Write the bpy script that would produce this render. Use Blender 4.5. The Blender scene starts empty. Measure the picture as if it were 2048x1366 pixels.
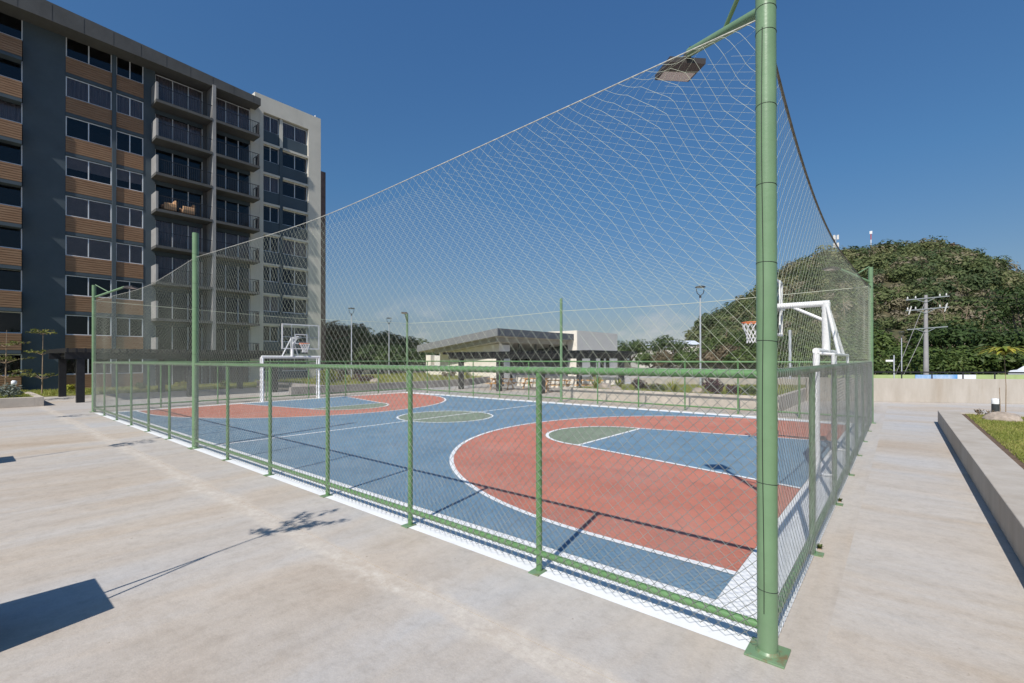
import bpy, math, random
import numpy as np
from mathutils import Vector, Matrix

rnd = random.Random(7)
sc = bpy.context.scene
col = sc.collection

# ------------------------------------------------------------------ camera, sky, sun, exposure
cam = bpy.data.objects.new('camera', bpy.data.cameras.new('camera'))
col.objects.link(cam)
cam.location = (0.7256, -3.698, 2.076)
cam.rotation_euler = (math.radians(90.187), math.radians(0.063), math.radians(39.687))
cam.data.sensor_width = 36.0
cam.data.lens = 16.437
cam.data.shift_y = 0.01595
cam.data.clip_start = 0.05
cam.data.clip_end = 3000
sc.camera = cam

SUN = Vector((0.40, -1.88, 1.968)).normalized()
w = bpy.data.worlds.new('World')
sc.world = w
w.use_nodes = True
nt = w.node_tree
bg = nt.nodes['Background']
sky = nt.nodes.new('ShaderNodeTexSky')
sky.sky_type = 'NISHITA'
sky.sun_disc = False
sky.sun_elevation = math.asin(SUN.z)
sky.sun_rotation = math.atan2(SUN.x, SUN.y)
sky.altitude = 300
sky.air_density = 1.0
sky.dust_density = 0.35
sky.ozone_density = 3.0
# the humid air of the place: the sky dims and greys towards the horizon all round, deeper blue overhead
wtc = nt.nodes.new('ShaderNodeTexCoord')
wsep = nt.nodes.new('ShaderNodeSeparateXYZ')
nt.links.new(wtc.outputs['Generated'], wsep.inputs[0])
wr = nt.nodes.new('ShaderNodeValToRGB')
stops = [(0.0, (0.37, 0.44, 0.58)), (0.07, (0.53, 0.525, 0.56)), (0.15, (0.59, 0.66, 0.70)), (0.33, (0.55, 0.84, 0.98)), (0.6, (0.62, 1.0, 1.26)), (1.0, (0.80, 1.06, 1.22))]
for i, (p, c) in enumerate(stops):
    if i >= 2:
        wr.color_ramp.elements.new(p)
    wr.color_ramp.elements[i].position = p
    wr.color_ramp.elements[i].color = (*c, 1)
nt.links.new(wsep.outputs[2], wr.inputs[0])
wm = nt.nodes.new('ShaderNodeMix')
wm.data_type = 'RGBA'
wm.blend_type = 'MULTIPLY'
wm.clamp_result = False
wm.inputs[0].default_value = 1.0
nt.links.new(sky.outputs[0], wm.inputs[6])
nt.links.new(wr.outputs[0], wm.inputs[7])
# a few low fair-weather clouds
wmap = nt.nodes.new('ShaderNodeMapping')
wmap.inputs['Scale'].default_value = (5.0, 5.0, 9.6)
wmap.inputs['Location'].default_value = (0.7, 0.42, 0.0)
wrot = nt.nodes.new('ShaderNodeVectorRotate')
wrot.rotation_type = 'Z_AXIS'
wrot.inputs['Angle'].default_value = math.radians(88.0)
nt.links.new(wtc.outputs['Generated'], wrot.inputs['Vector'])
nt.links.new(wrot.outputs[0], wmap.inputs[0])
wno = nt.nodes.new('ShaderNodeTexNoise')
wno.inputs['Scale'].default_value = 1.0
wno.inputs['Detail'].default_value = 8
wno.inputs['Roughness'].default_value = 0.6
nt.links.new(wmap.outputs[0], wno.inputs['Vector'])
wc = nt.nodes.new('ShaderNodeValToRGB')
wc.color_ramp.elements[0].position = 0.535
wc.color_ramp.elements[0].color = (0, 0, 0, 1)
wc.color_ramp.elements[1].position = 0.70
wc.color_ramp.elements[1].color = (0.6, 0.6, 0.6, 1)
nt.links.new(wno.outputs['Fac'], wc.inputs[0])
wb = nt.nodes.new('ShaderNodeValToRGB')
for i, (p, v) in enumerate(((0.0, 0.6), (0.06, 1.0), (0.10, 0.5), (0.14, 0.0))):
    if i >= 2:
        wb.color_ramp.elements.new(p)
    wb.color_ramp.elements[i].position = p
    wb.color_ramp.elements[i].color = (v, v, v, 1)
nt.links.new(wsep.outputs[2], wb.inputs[0])
wmul = nt.nodes.new('ShaderNodeMath')
wmul.operation = 'MULTIPLY'
nt.links.new(wc.outputs[0], wmul.inputs[0])
nt.links.new(wb.outputs[0], wmul.inputs[1])
wm2 = nt.nodes.new('ShaderNodeMix')
wm2.data_type = 'RGBA'
nt.links.new(wmul.outputs[0], wm2.inputs[0])
nt.links.new(wm.outputs[2], wm2.inputs[6])
wm2.inputs[7].default_value = (6.6, 6.3, 6.3, 1)
nt.links.new(wm2.outputs[2], bg.inputs[0])
bg.inputs[1].default_value = 0.085
sun = bpy.data.objects.new('sun', bpy.data.lights.new('sun', 'SUN'))
sun.data.energy = 4.3
sun.data.angle = math.radians(0.55)
sun.data.color = (1.0, 0.955, 0.89)
sun.rotation_euler = SUN.to_track_quat('Z', 'Y').to_euler()
col.objects.link(sun)
sc.view_settings.view_transform = 'Standard'
sc.view_settings.look = 'None'
sc.view_settings.exposure = 0.25
sc.view_settings.gamma = 1
sc.view_settings.use_curve_mapping = False
sc.cycles.use_denoising = True
sc.cycles.max_bounces = 8
sc.cycles.transparent_max_bounces = 16

# ------------------------------------------------------------------ materials
def mat(name, c, rough=0.7, var=0.0, scale=3.0, c2=None, bump=0.0, bscale=None, metal=0.0, spec=0.4, stretch=None, detail=6):
    m = bpy.data.materials.new(name)
    m.use_nodes = True
    n, l = m.node_tree.nodes, m.node_tree.links
    b = n['Principled BSDF']
    b.inputs['Base Color'].default_value = (*c, 1)
    b.inputs['Roughness'].default_value = rough
    b.inputs['Metallic'].default_value = metal
    b.inputs['Specular IOR Level'].default_value = spec
    if var or c2 or bump:
        tc = n.new('ShaderNodeTexCoord')
        mp = n.new('ShaderNodeMapping')
        l.new(tc.outputs['Object'], mp.inputs[0])
        if stretch:
            mp.inputs['Scale'].default_value = stretch
    if var or c2:
        no = n.new('ShaderNodeTexNoise')
        no.inputs['Scale'].default_value = scale
        no.inputs['Detail'].default_value = detail
        no.inputs['Roughness'].default_value = 0.65
        l.new(mp.outputs[0], no.inputs['Vector'])
        r = n.new('ShaderNodeValToRGB')
        r.color_ramp.elements[0].position = 0.32
        r.color_ramp.elements[1].position = 0.68
        if c2 is None:
            a = [max(0, x * (1 - var)) for x in c]
            d = [min(1, x * (1 + var)) for x in c]
        else:
            a, d = c, c2
        r.color_ramp.elements[0].color = (*a, 1)
        r.color_ramp.elements[1].color = (*d, 1)
        l.new(no.outputs['Fac'], r.inputs[0])
        l.new(r.outputs[0], b.inputs['Base Color'])
    if bump:
        n2 = n.new('ShaderNodeTexNoise')
        n2.inputs['Scale'].default_value = bscale or scale * 8
        n2.inputs['Detail'].default_value = 4
        l.new(mp.outputs[0], n2.inputs['Vector'])
        bp = n.new('ShaderNodeBump')
        bp.inputs['Strength'].default_value = bump
        bp.inputs['Distance'].default_value = 0.02
        l.new(n2.outputs['Fac'], bp.inputs['Height'])
        l.new(bp.outputs[0], b.inputs['Normal'])
    return m

def foliage(name, stops, trans=0.25, rough=0.55):
    m = bpy.data.materials.new(name)
    m.use_nodes = True
    n, l = m.node_tree.nodes, m.node_tree.links
    b = n['Principled BSDF']
    b.inputs['Roughness'].default_value = rough
    b.inputs['Specular IOR Level'].default_value = 0.25
    at = n.new('ShaderNodeAttribute')
    at.attribute_name = 'tint'
    r = n.new('ShaderNodeValToRGB')
    e = r.color_ramp.elements
    for i, (p, c) in enumerate(stops):
        if i < 2:
            e[i].position = p
            e[i].color = (*c, 1)
        else:
            q = e.new(p)
            q.color = (*c, 1)
    l.new(at.outputs['Fac'], r.inputs[0])
    l.new(r.outputs[0], b.inputs['Base Color'])
    tr = n.new('ShaderNodeBsdfTranslucent')
    l.new(r.outputs[0], tr.inputs[0])
    mx = n.new('ShaderNodeMixShader')
    mx.inputs[0].default_value = trans
    l.new(b.outputs[0], mx.inputs[1])
    l.new(tr.outputs[0], mx.inputs[2])
    l.new(mx.outputs[0], n['Material Output'].inputs[0])
    return m

def concrete_floor(name, axis):
    m = bpy.data.materials.new(name)
    m.use_nodes = True
    n, l = m.node_tree.nodes, m.node_tree.links
    b = n['Principled BSDF']
    b.inputs['Specular IOR Level'].default_value = 0.35
    g = n.new('ShaderNodeNewGeometry')
    def noise(scale, sx, sy, det=6, rough=0.62, dist=0.0):
        mp = n.new('ShaderNodeMapping')
        mp.inputs['Scale'].default_value = (sx, sy, 1)
        l.new(g.outputs['Position'], mp.inputs[0])
        t = n.new('ShaderNodeTexNoise')
        t.inputs['Scale'].default_value = scale
        t.inputs['Detail'].default_value = det
        t.inputs['Roughness'].default_value = rough
        t.inputs['Distortion'].default_value = dist
        l.new(mp.outputs[0], t.inputs['Vector'])
        return t.outputs['Fac']
    def ramp(src, stops):
        r = n.new('ShaderNodeValToRGB')
        e = r.color_ramp.elements
        for i, (p, c) in enumerate(stops):
            if i >= 2:
                e.new(p)
            e[i].position = p
            e[i].color = (*c, 1)
        l.new(src, r.inputs[0])
        return r.outputs[0]
    def mix(mode, f, a, c):
        x = n.new('ShaderNodeMix')
        x.data_type = 'RGBA'
        x.blend_type = mode
        if isinstance(f, float):
            x.inputs[0].default_value = f
        else:
            l.new(f, x.inputs[0])
        l.new(a, x.inputs[6])
        if isinstance(c, tuple):
            x.inputs[7].default_value = (*c, 1)
        else:
            l.new(c, x.inputs[7])
        return x.outputs[2]
    st = (0.9, 0.22) if axis == 'y' else (0.25, 0.95)
    big = ramp(noise(0.55, *st, 7, 0.6, 0.6), [(0.28, (0.415, 0.342, 0.268)), (0.42, (0.474, 0.414, 0.346)), (0.53, (0.484, 0.446, 0.400)), (0.66, (0.468, 0.454, 0.436))])
    streak = ramp(noise(2.2, *((1.3, 0.12) if axis == 'y' else (0.13, 1.2)), 8, 0.68, 0.4), [(0.3, (0.89, 0.885, 0.88)), (0.55, (1.0, 1.0, 1.0)), (0.75, (1.08, 1.075, 1.07))])
    cool = ramp(noise(0.10, 1, 1, 3, 0.5), [(0.40, (1.03, 1.0, 0.965)), (0.60, (0.965, 0.985, 1.03))])
    big = mix('MULTIPLY', 0.9, big, cool)
    c = mix('MULTIPLY', 0.9, big, streak)
    mott = ramp(noise(5.5, 1, 1, 8, 0.7), [(0.3, (0.84, 0.83, 0.815)), (0.5, (1.0, 1.0, 1.0)), (0.7, (1.06, 1.06, 1.06))])
    c = mix('MULTIPLY', 0.8, c, mott)
    mid = ramp(noise(19, 1, 1, 7, 0.75), [(0.33, (0.90, 0.895, 0.89)), (0.5, (1.0, 1.0, 1.0)), (0.68, (1.05, 1.05, 1.05))])
    c = mix('MULTIPLY', 0.9, c, mid)
    pit = ramp(noise(11, 1, 1, 2, 0.5), [(0.735, (1, 1, 1)), (0.78, (0.62, 0.58, 0.53))])
    c = mix('MULTIPLY', 0.8, c, pit)
    fine = ramp(noise(70, 1, 1, 3, 0.6), [(0.3, (0.93, 0.93, 0.93)), (0.7, (1.05, 1.05, 1.05))])
    c = mix('MULTIPLY', 0.8, c, fine)
    stain = ramp(noise(0.9, 1, 1, 9, 0.72, 1.0), [(0.60, (0, 0, 0)), (0.80, (0.8, 0.8, 0.8))])
    c = mix('MIX', stain, c, (0.385, 0.325, 0.265))
    # dried cement slurry smeared along the cold joint at y = -0.95
    sp = n.new('ShaderNodeSeparateXYZ')
    l.new(g.outputs['Position'], sp.inputs[0])
    def math2(op, a, bb):
        x = n.new('ShaderNodeMath')
        x.operation = op
        for k, v in enumerate((a, bb)):
            if isinstance(v, (int, float)):
                x.inputs[k].default_value = v
            else:
                l.new(v, x.inputs[k])
        return x.outputs[0]
    wob = math2('MULTIPLY', math2('SUBTRACT', noise(1.1, 1, 1, 6, 0.65), 0.5), 0.75)
    d = math2('ABSOLUTE', math2('ADD', math2('ADD', sp.outputs[1], 1.06), wob), 0)
    band = math2('SUBTRACT', 1.0, math2('MULTIPLY', d, 4.2))
    band = math2('MAXIMUM', band, 0)
    rag = ramp(noise(7, 1, 1, 8, 0.75), [(0.42, (0, 0, 0)), (0.62, (1, 1, 1))])
    bandm = math2('MULTIPLY', band, rag)
    bandm = math2('MULTIPLY', bandm, 1.0)
    strip = math2('SUBTRACT', 1.0, math2('MULTIPLY', math2('ABSOLUTE', math2('ADD', math2('ADD', sp.outputs[1], 1.03), math2('MULTIPLY', wob, 0.18)), 0), 6.5))
    strip = math2('MULTIPLY', math2('MINIMUM', math2('MAXIMUM', math2('MULTIPLY', strip, 3.0), 0), 1.0), 0.42)
    c = mix('MIX', strip, c, (0.52, 0.44, 0.355))
    c = mix('MIX', bandm, c, (0.60, 0.545, 0.47))
    l.new(c, b.inputs['Base Color'])
    rr = n.new('ShaderNodeMapRange')
    l.new(noise(3.0, 1, 1), rr.inputs[0])
    rr.inputs[3].default_value = 0.55
    rr.inputs[4].default_value = 0.85
    l.new(rr.outputs[0], b.inputs['Roughness'])
    bp = n.new('ShaderNodeBump')
    bp.inputs['Strength'].default_value = 0.25
    bp.inputs['Distance'].default_value = 0.01
    l.new(noise(45, 1, 1, 5), bp.inputs['Height'])
    l.new(bp.outputs[0], b.inputs['Normal'])
    return m

M = {}
M['concrete'] = concrete_floor('concrete', 'y')
M['concrete_path'] = concrete_floor('concrete_path', 'x')
def wear(m, scale, lo, hi, c, amount, stretch=(1, 1, 1), detail=8, rough=0.7):
    """a ragged second colour (dust, scuffs, rust, stains) over a material's own colour"""
    n, l = m.node_tree.nodes, m.node_tree.links
    b = n['Principled BSDF']
    src = b.inputs['Base Color'].links[0].from_socket if b.inputs['Base Color'].links else None
    tc = n.new('ShaderNodeNewGeometry')
    mp = n.new('ShaderNodeMapping')
    mp.inputs['Scale'].default_value = stretch
    l.new(tc.outputs['Position'], mp.inputs[0])
    no = n.new('ShaderNodeTexNoise')
    no.inputs['Scale'].default_value = scale
    no.inputs['Detail'].default_value = detail
    no.inputs['Roughness'].default_value = rough
    l.new(mp.outputs[0], no.inputs['Vector'])
    r = n.new('ShaderNodeValToRGB')
    r.color_ramp.elements[0].position = lo
    r.color_ramp.elements[0].color = (0, 0, 0, 1)
    r.color_ramp.elements[1].position = hi
    r.color_ramp.elements[1].color = (amount, amount, amount, 1)
    l.new(no.outputs['Fac'], r.inputs[0])
    x = n.new('ShaderNodeMix')
    x.data_type = 'RGBA'
    l.new(r.outputs[0], x.inputs[0])
    if src is not None:
        l.new(src, x.inputs[6])
    else:
        x.inputs[6].default_value = b.inputs['Base Color'].default_value
    x.inputs[7].default_value = (*c, 1)
    l.new(x.outputs[2], b.inputs['Base Color'])
    return m
def court(name, c):
    m = mat(name, c, 0.62, 0.10, 1.3, bump=0.12, bscale=160, spec=0.35)
    wear(m, 0.8, 0.45, 0.8, (0.42, 0.40, 0.37), 0.28, (1, 0.5, 1))          # dust
    wear(m, 5.0, 0.60, 0.78, tuple(x * 0.6 for x in c), 0.5)               # scuffs
    wear(m, 38.0, 0.70, 0.78, (0.09, 0.085, 0.08), 0.55, detail=2)         # specks
    return m
M['blue'] = court('court_blue', (0.138, 0.238, 0.325))
M['red'] = court('court_red', (0.50, 0.178, 0.118))
M['cgreen'] = court('court_green', (0.20, 0.245, 0.165))
M['line'] = mat('line_paint', (0.80, 0.80, 0.79), 0.6, 0.05, 2.5)
M['green'] = mat('green_enamel', (0.112, 0.225, 0.088), 0.38, 0.10, 4.0, bump=0.05, bscale=40)
M['green2'] = mat('green_enamel_pole', (0.155, 0.25, 0.135), 0.36, 0.10, 3.0, bump=0.06, bscale=30)
for k_ in ('green', 'green2'):
    wear(M[k_], 16.0, 0.66, 0.74, (0.16, 0.085, 0.045), 0.8, detail=6)
    wear(M[k_], 3.0, 0.50, 0.80, (0.30, 0.32, 0.26), 0.22, (1, 1, 0.3))
M['plate'] = M['green2'].copy()
wear(M['plate'], 14.0, 0.50, 0.66, (0.20, 0.105, 0.05), 0.75)
wear(M['line'], 6.0, 0.58, 0.75, (0.5, 0.48, 0.45), 0.5)
M['wire'] = mat('galvanised_wire', (0.31, 0.32, 0.285), 0.42, 0.3, 9, metal=0.35)
M['string'] = mat('net_string', (0.52, 0.55, 0.43), 0.8)
M['dark_rope'] = mat('dark_rope', (0.16, 0.14, 0.12), 0.9, 0.5, 20)
M['rope'] = mat('net_rope', (0.46, 0.45, 0.40), 0.85, 0.4, 25)
M['bluegrey'] = mat('blue_grey_render', (0.066, 0.088, 0.105), 0.8, 0.10, 0.8, bump=0.1, bscale=30)
M['spandrel'] = mat('dark_blue_spandrel', (0.06, 0.085, 0.105), 0.75, 0.08, 0.8)
M['slab'] = mat('fair_faced_concrete_shaded', (0.090, 0.090, 0.088), 0.8, 0.14, 0.9, bump=0.1, bscale=20)  # concrete colour darkened for shaded fronts and undersides
M['slab_sunlit'] = mat('fair_faced_concrete_sunlit', (0.27, 0.265, 0.26), 0.8, 0.14, 0.9)  # paler copy of the same concrete for its sunlit sides
M['wood'] = mat('timber_cladding', (0.225, 0.120, 0.062), 0.6, 0, 3.0, c2=(0.35, 0.215, 0.125), stretch=(1, 0.35, 6.3), bump=0.1, bscale=20)
M['cream'] = mat('cream_render', (0.60, 0.565, 0.49), 0.85, 0.06, 0.7, bump=0.08, bscale=30)
wear(M['cream'], 0.7, 0.52, 0.74, (0.42, 0.40, 0.36), 0.45, (1, 1, 0.15))
M['frame'] = mat('white_window_frame', (0.72, 0.74, 0.76), 0.45)
M['inside'] = mat('room_shade', (0.035, 0.032, 0.030), 0.9, 0.3, 0.6)  # near-black colour in place of the shade inside the rooms
M['curtain'] = mat('curtain_cloth', (0.66, 0.57, 0.54), 0.9, 0, 6.0, c2=(0.34, 0.28, 0.28), stretch=(1, 2.2, 0.05))
M['blind'] = mat('roller_blind', (0.56, 0.46, 0.40), 0.9, 0.1, 2)
M['black'] = mat('black_steel', (0.017, 0.017, 0.019), 0.5, 0.2, 5)
M['rail'] = mat('dark_railing', (0.03, 0.03, 0.033), 0.5)
M['white'] = mat('white_enamel', (0.80, 0.80, 0.80), 0.4, 0.05, 6)
M['orange'] = mat('orange_hoop_paint', (0.72, 0.20, 0.07), 0.45)
M['wall'] = mat('cast_concrete_wall', (0.52, 0.455, 0.38), 0.85, 0.16, 1.5, bump=0.15, bscale=25)
M['wall_stain'] = mat('board_marked_concrete', (0.47, 0.425, 0.37), 0.85, 0, 2.5, c2=(0.38, 0.335, 0.28), stretch=(1, 1, 0.22), bump=0.15, bscale=25)
M['wall_shaded'] = mat('shaded_grey_wall', (0.30, 0.27, 0.25), 0.9, 0.25, 4, bump=0.4, bscale=12)  # grey stands in for shade, with dirt, on a cream wall
M['soil'] = mat('bare_soil', (0.13, 0.085, 0.055), 0.95, 0.35, 6, bump=0.5, bscale=20)
M['grassland'] = mat('lawn_ground', (0.22, 0.245, 0.06), 0.9, 0, 1.5, c2=(0.34, 0.31, 0.10), bump=0.4, bscale=60)
M['terrain'] = mat('hill_soil', (0.055, 0.065, 0.025), 0.95, 0, 0.05, c2=(0.12, 0.09, 0.05), bump=0.6, bscale=1.0)
M['road'] = mat('asphalt', (0.06, 0.06, 0.06), 0.9, 0.2, 2)
wear(M['wall_stain'], 1.2, 0.52, 0.72, (0.33, 0.26, 0.19), 0.5, (1, 1, 0.12))
wear(M['wall'], 1.6, 0.55, 0.75, (0.30, 0.24, 0.18), 0.5, (1, 1, 0.3))
M['rock'] = mat('rough_rock', (0.34, 0.28, 0.23), 0.9, 0.3, 5, bump=0.8, bscale=12)
M['bark'] = mat('bark', (0.17, 0.13, 0.10), 0.9, 0.3, 8, bump=0.5, bscale=30)
M['twig'] = mat('pale_twig', (0.30, 0.22, 0.15), 0.9, 0.2, 10)
M['steelgrey'] = mat('galvanised_pole', (0.50, 0.52, 0.55), 0.4, 0.1, 4, metal=0.3)
M['lampdark'] = mat('dark_lamp_metal', (0.05, 0.055, 0.06), 0.4)
M['lens'] = mat('floodlight_lens', (0.55, 0.50, 0.50), 0.25)
M['flood'] = mat('floodlight_housing', (0.06, 0.052, 0.05), 0.5)
M['lime'] = mat('lime_green_panel', (0.36, 0.44, 0.19), 0.7, 0.1, 0.7)
M['utility'] = mat('concrete_pole', (0.31, 0.30, 0.295), 0.85, 0.15, 1.2)
M['arm_steel'] = mat('weathered_arm_steel', (0.24, 0.265, 0.27), 0.6, 0.1, 3)
M['insul'] = mat('porcelain', (0.58, 0.57, 0.53), 0.3)
M['fascia'] = mat('roof_fascia', (0.19, 0.195, 0.20), 0.6, 0.05, 0.6)
M['fascia_shaded'] = mat('roof_fascia_shaded', (0.095, 0.105, 0.125), 0.6, 0.05, 0.6)  # darker copy of the fascia, shade of its right side in the colour
M['soffit'] = mat('roof_soffit', (0.32, 0.30, 0.25), 0.8, 0.06, 0.8)
M['pale_wall'] = mat('pale_render', (0.72, 0.67, 0.58), 0.85, 0.05, 0.8)
M['grey_wall'] = mat('grey_and_shaded_render', (0.64, 0.62, 0.575), 0.85, 0.05, 0.6)  # greyer copy for clubhouse faces turned from the sun; plain grey elsewhere
M['table'] = mat('varnished_pine', (0.58, 0.30, 0.09), 0.5, 0.2, 3, stretch=(1, 6, 6))
M['roofmetal'] = mat('pale_metal_roof', (0.62, 0.66, 0.72), 0.5, 0.1, 0.4)
M['redmast'] = mat('red_mast_paint', (0.55, 0.08, 0.06), 0.6)
M['brick'] = mat('reddish_render', (0.16, 0.11, 0.10), 0.9, 0.25, 2)
M['car'] = mat('white_car_paint', (0.78, 0.79, 0.80), 0.25, spec=0.6)
M['tyre'] = mat('tyre_rubber', (0.02, 0.02, 0.02), 0.9)
M['chair'] = mat('tan_upholstery', (0.55, 0.33, 0.18), 0.8)
M['banner_blue'] = mat('banner_print_blue', (0.10, 0.30, 0.60), 0.6, 0, 0.9, c2=(0.55, 0.62, 0.70))
M['banner_white'] = mat('banner_print_white', (0.72, 0.74, 0.77), 0.6, 0.06, 1.0)
M['board'] = None

g = bpy.data.materials.new('window_glass')
g.use_nodes = True
n, l = g.node_tree.nodes, g.node_tree.links
n.remove(n['Principled BSDF'])
tr = n.new('ShaderNodeBsdfTransparent'); tr.inputs[0].default_value = (0.72, 0.73, 0.76, 1)
gl = n.new('ShaderNodeBsdfGlossy'); gl.inputs['Roughness'].default_value = 0.03
fr = n.new('ShaderNodeFresnel'); fr.inputs[0].default_value = 1.45
mx = n.new('ShaderNodeMixShader')
l.new(fr.outputs[0], mx.inputs[0]); l.new(tr.outputs[0], mx.inputs[1]); l.new(gl.outputs[0], mx.inputs[2])
l.new(mx.outputs[0], n['Material Output'].inputs[0])
M['glass'] = g
g = g.copy(); g.name = 'clear_board'
for q in g.node_tree.nodes:
    if q.type == 'BSDF_TRANSPARENT':
        q.inputs[0].default_value = (0.93, 0.94, 0.95, 1)
M['clear'] = g

M['leaf'] = foliage('leaf_green', [(0.0, (0.042, 0.070, 0.018)), (0.45, (0.078, 0.120, 0.030)), (0.8, (0.12, 0.155, 0.042)), (1.0, (0.18, 0.14, 0.065))])
M['leaf_dark'] = foliage('leaf_dark', [(0.0, (0.030, 0.056, 0.019)), (0.5, (0.056, 0.092, 0.026)), (1.0, (0.10, 0.13, 0.038))])
M['leaf_dry'] = foliage('leaf_dry', [(0.0, (0.09, 0.075, 0.04)), (0.5, (0.14, 0.105, 0.06)), (1.0, (0.20, 0.14, 0.09))])
M['leaf_forest'] = foliage('leaf_forest', [(0.0, (0.056, 0.086, 0.036)), (0.35, (0.115, 0.148, 0.056)), (0.62, (0.175, 0.192, 0.078)), (0.8, (0.225, 0.20, 0.115)), (1.0, (0.27, 0.225, 0.17))], 0.3, 0.7)
M['leaf_lime'] = foliage('leaf_lime', [(0.0, (0.16, 0.22, 0.03)), (0.6, (0.32, 0.32, 0.05)), (1.0, (0.45, 0.36, 0.06))])
M['leaf_olive'] = foliage('leaf_olive', [(0.0, (0.075, 0.095, 0.025)), (0.6, (0.15, 0.165, 0.045)), (1.0, (0.26, 0.235, 0.07))])
M['leaf_purple'] = foliage('leaf_purple', [(0.0, (0.05, 0.022, 0.028)), (0.7, (0.10, 0.045, 0.05)), (1.0, (0.14, 0.12, 0.03))])
M['leaf_grey'] = foliage('leaf_grey', [(0.0, (0.16, 0.19, 0.15)), (1.0, (0.30, 0.33, 0.28))])
M['grass'] = foliage('grass_blade', [(0.0, (0.20, 0.25, 0.05)), (0.6, (0.33, 0.345, 0.085)), (1.0, (0.48, 0.41, 0.16))], 0.4)

# ------------------------------------------------------------------ object helpers
def worg(o):
    p = Vector((0, 0, 0))
    while o is not None:
        p += Vector(o.location)
        o = o.parent
    return p

def tag(o, label=None, cat=None, group=None, kind=None):
    if label: o['label'] = label
    if cat: o['category'] = cat
    if group: o['group'] = group
    if kind: o['kind'] = kind
    return o

def thing(name, loc, label, cat, group=None, rz=0.0):
    o = bpy.data.objects.new(name, None)
    o.empty_display_size = 0.2
    o.location = loc
    o.rotation_euler = (0, 0, rz)
    col.objects.link(o)
    return tag(o, label, cat, group)

def link(name, me, parent=None, local=True):
    o = bpy.data.objects.new(name, me)
    col.objects.link(o)
    if parent is not None:
        o.parent = parent
    return o

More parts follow.
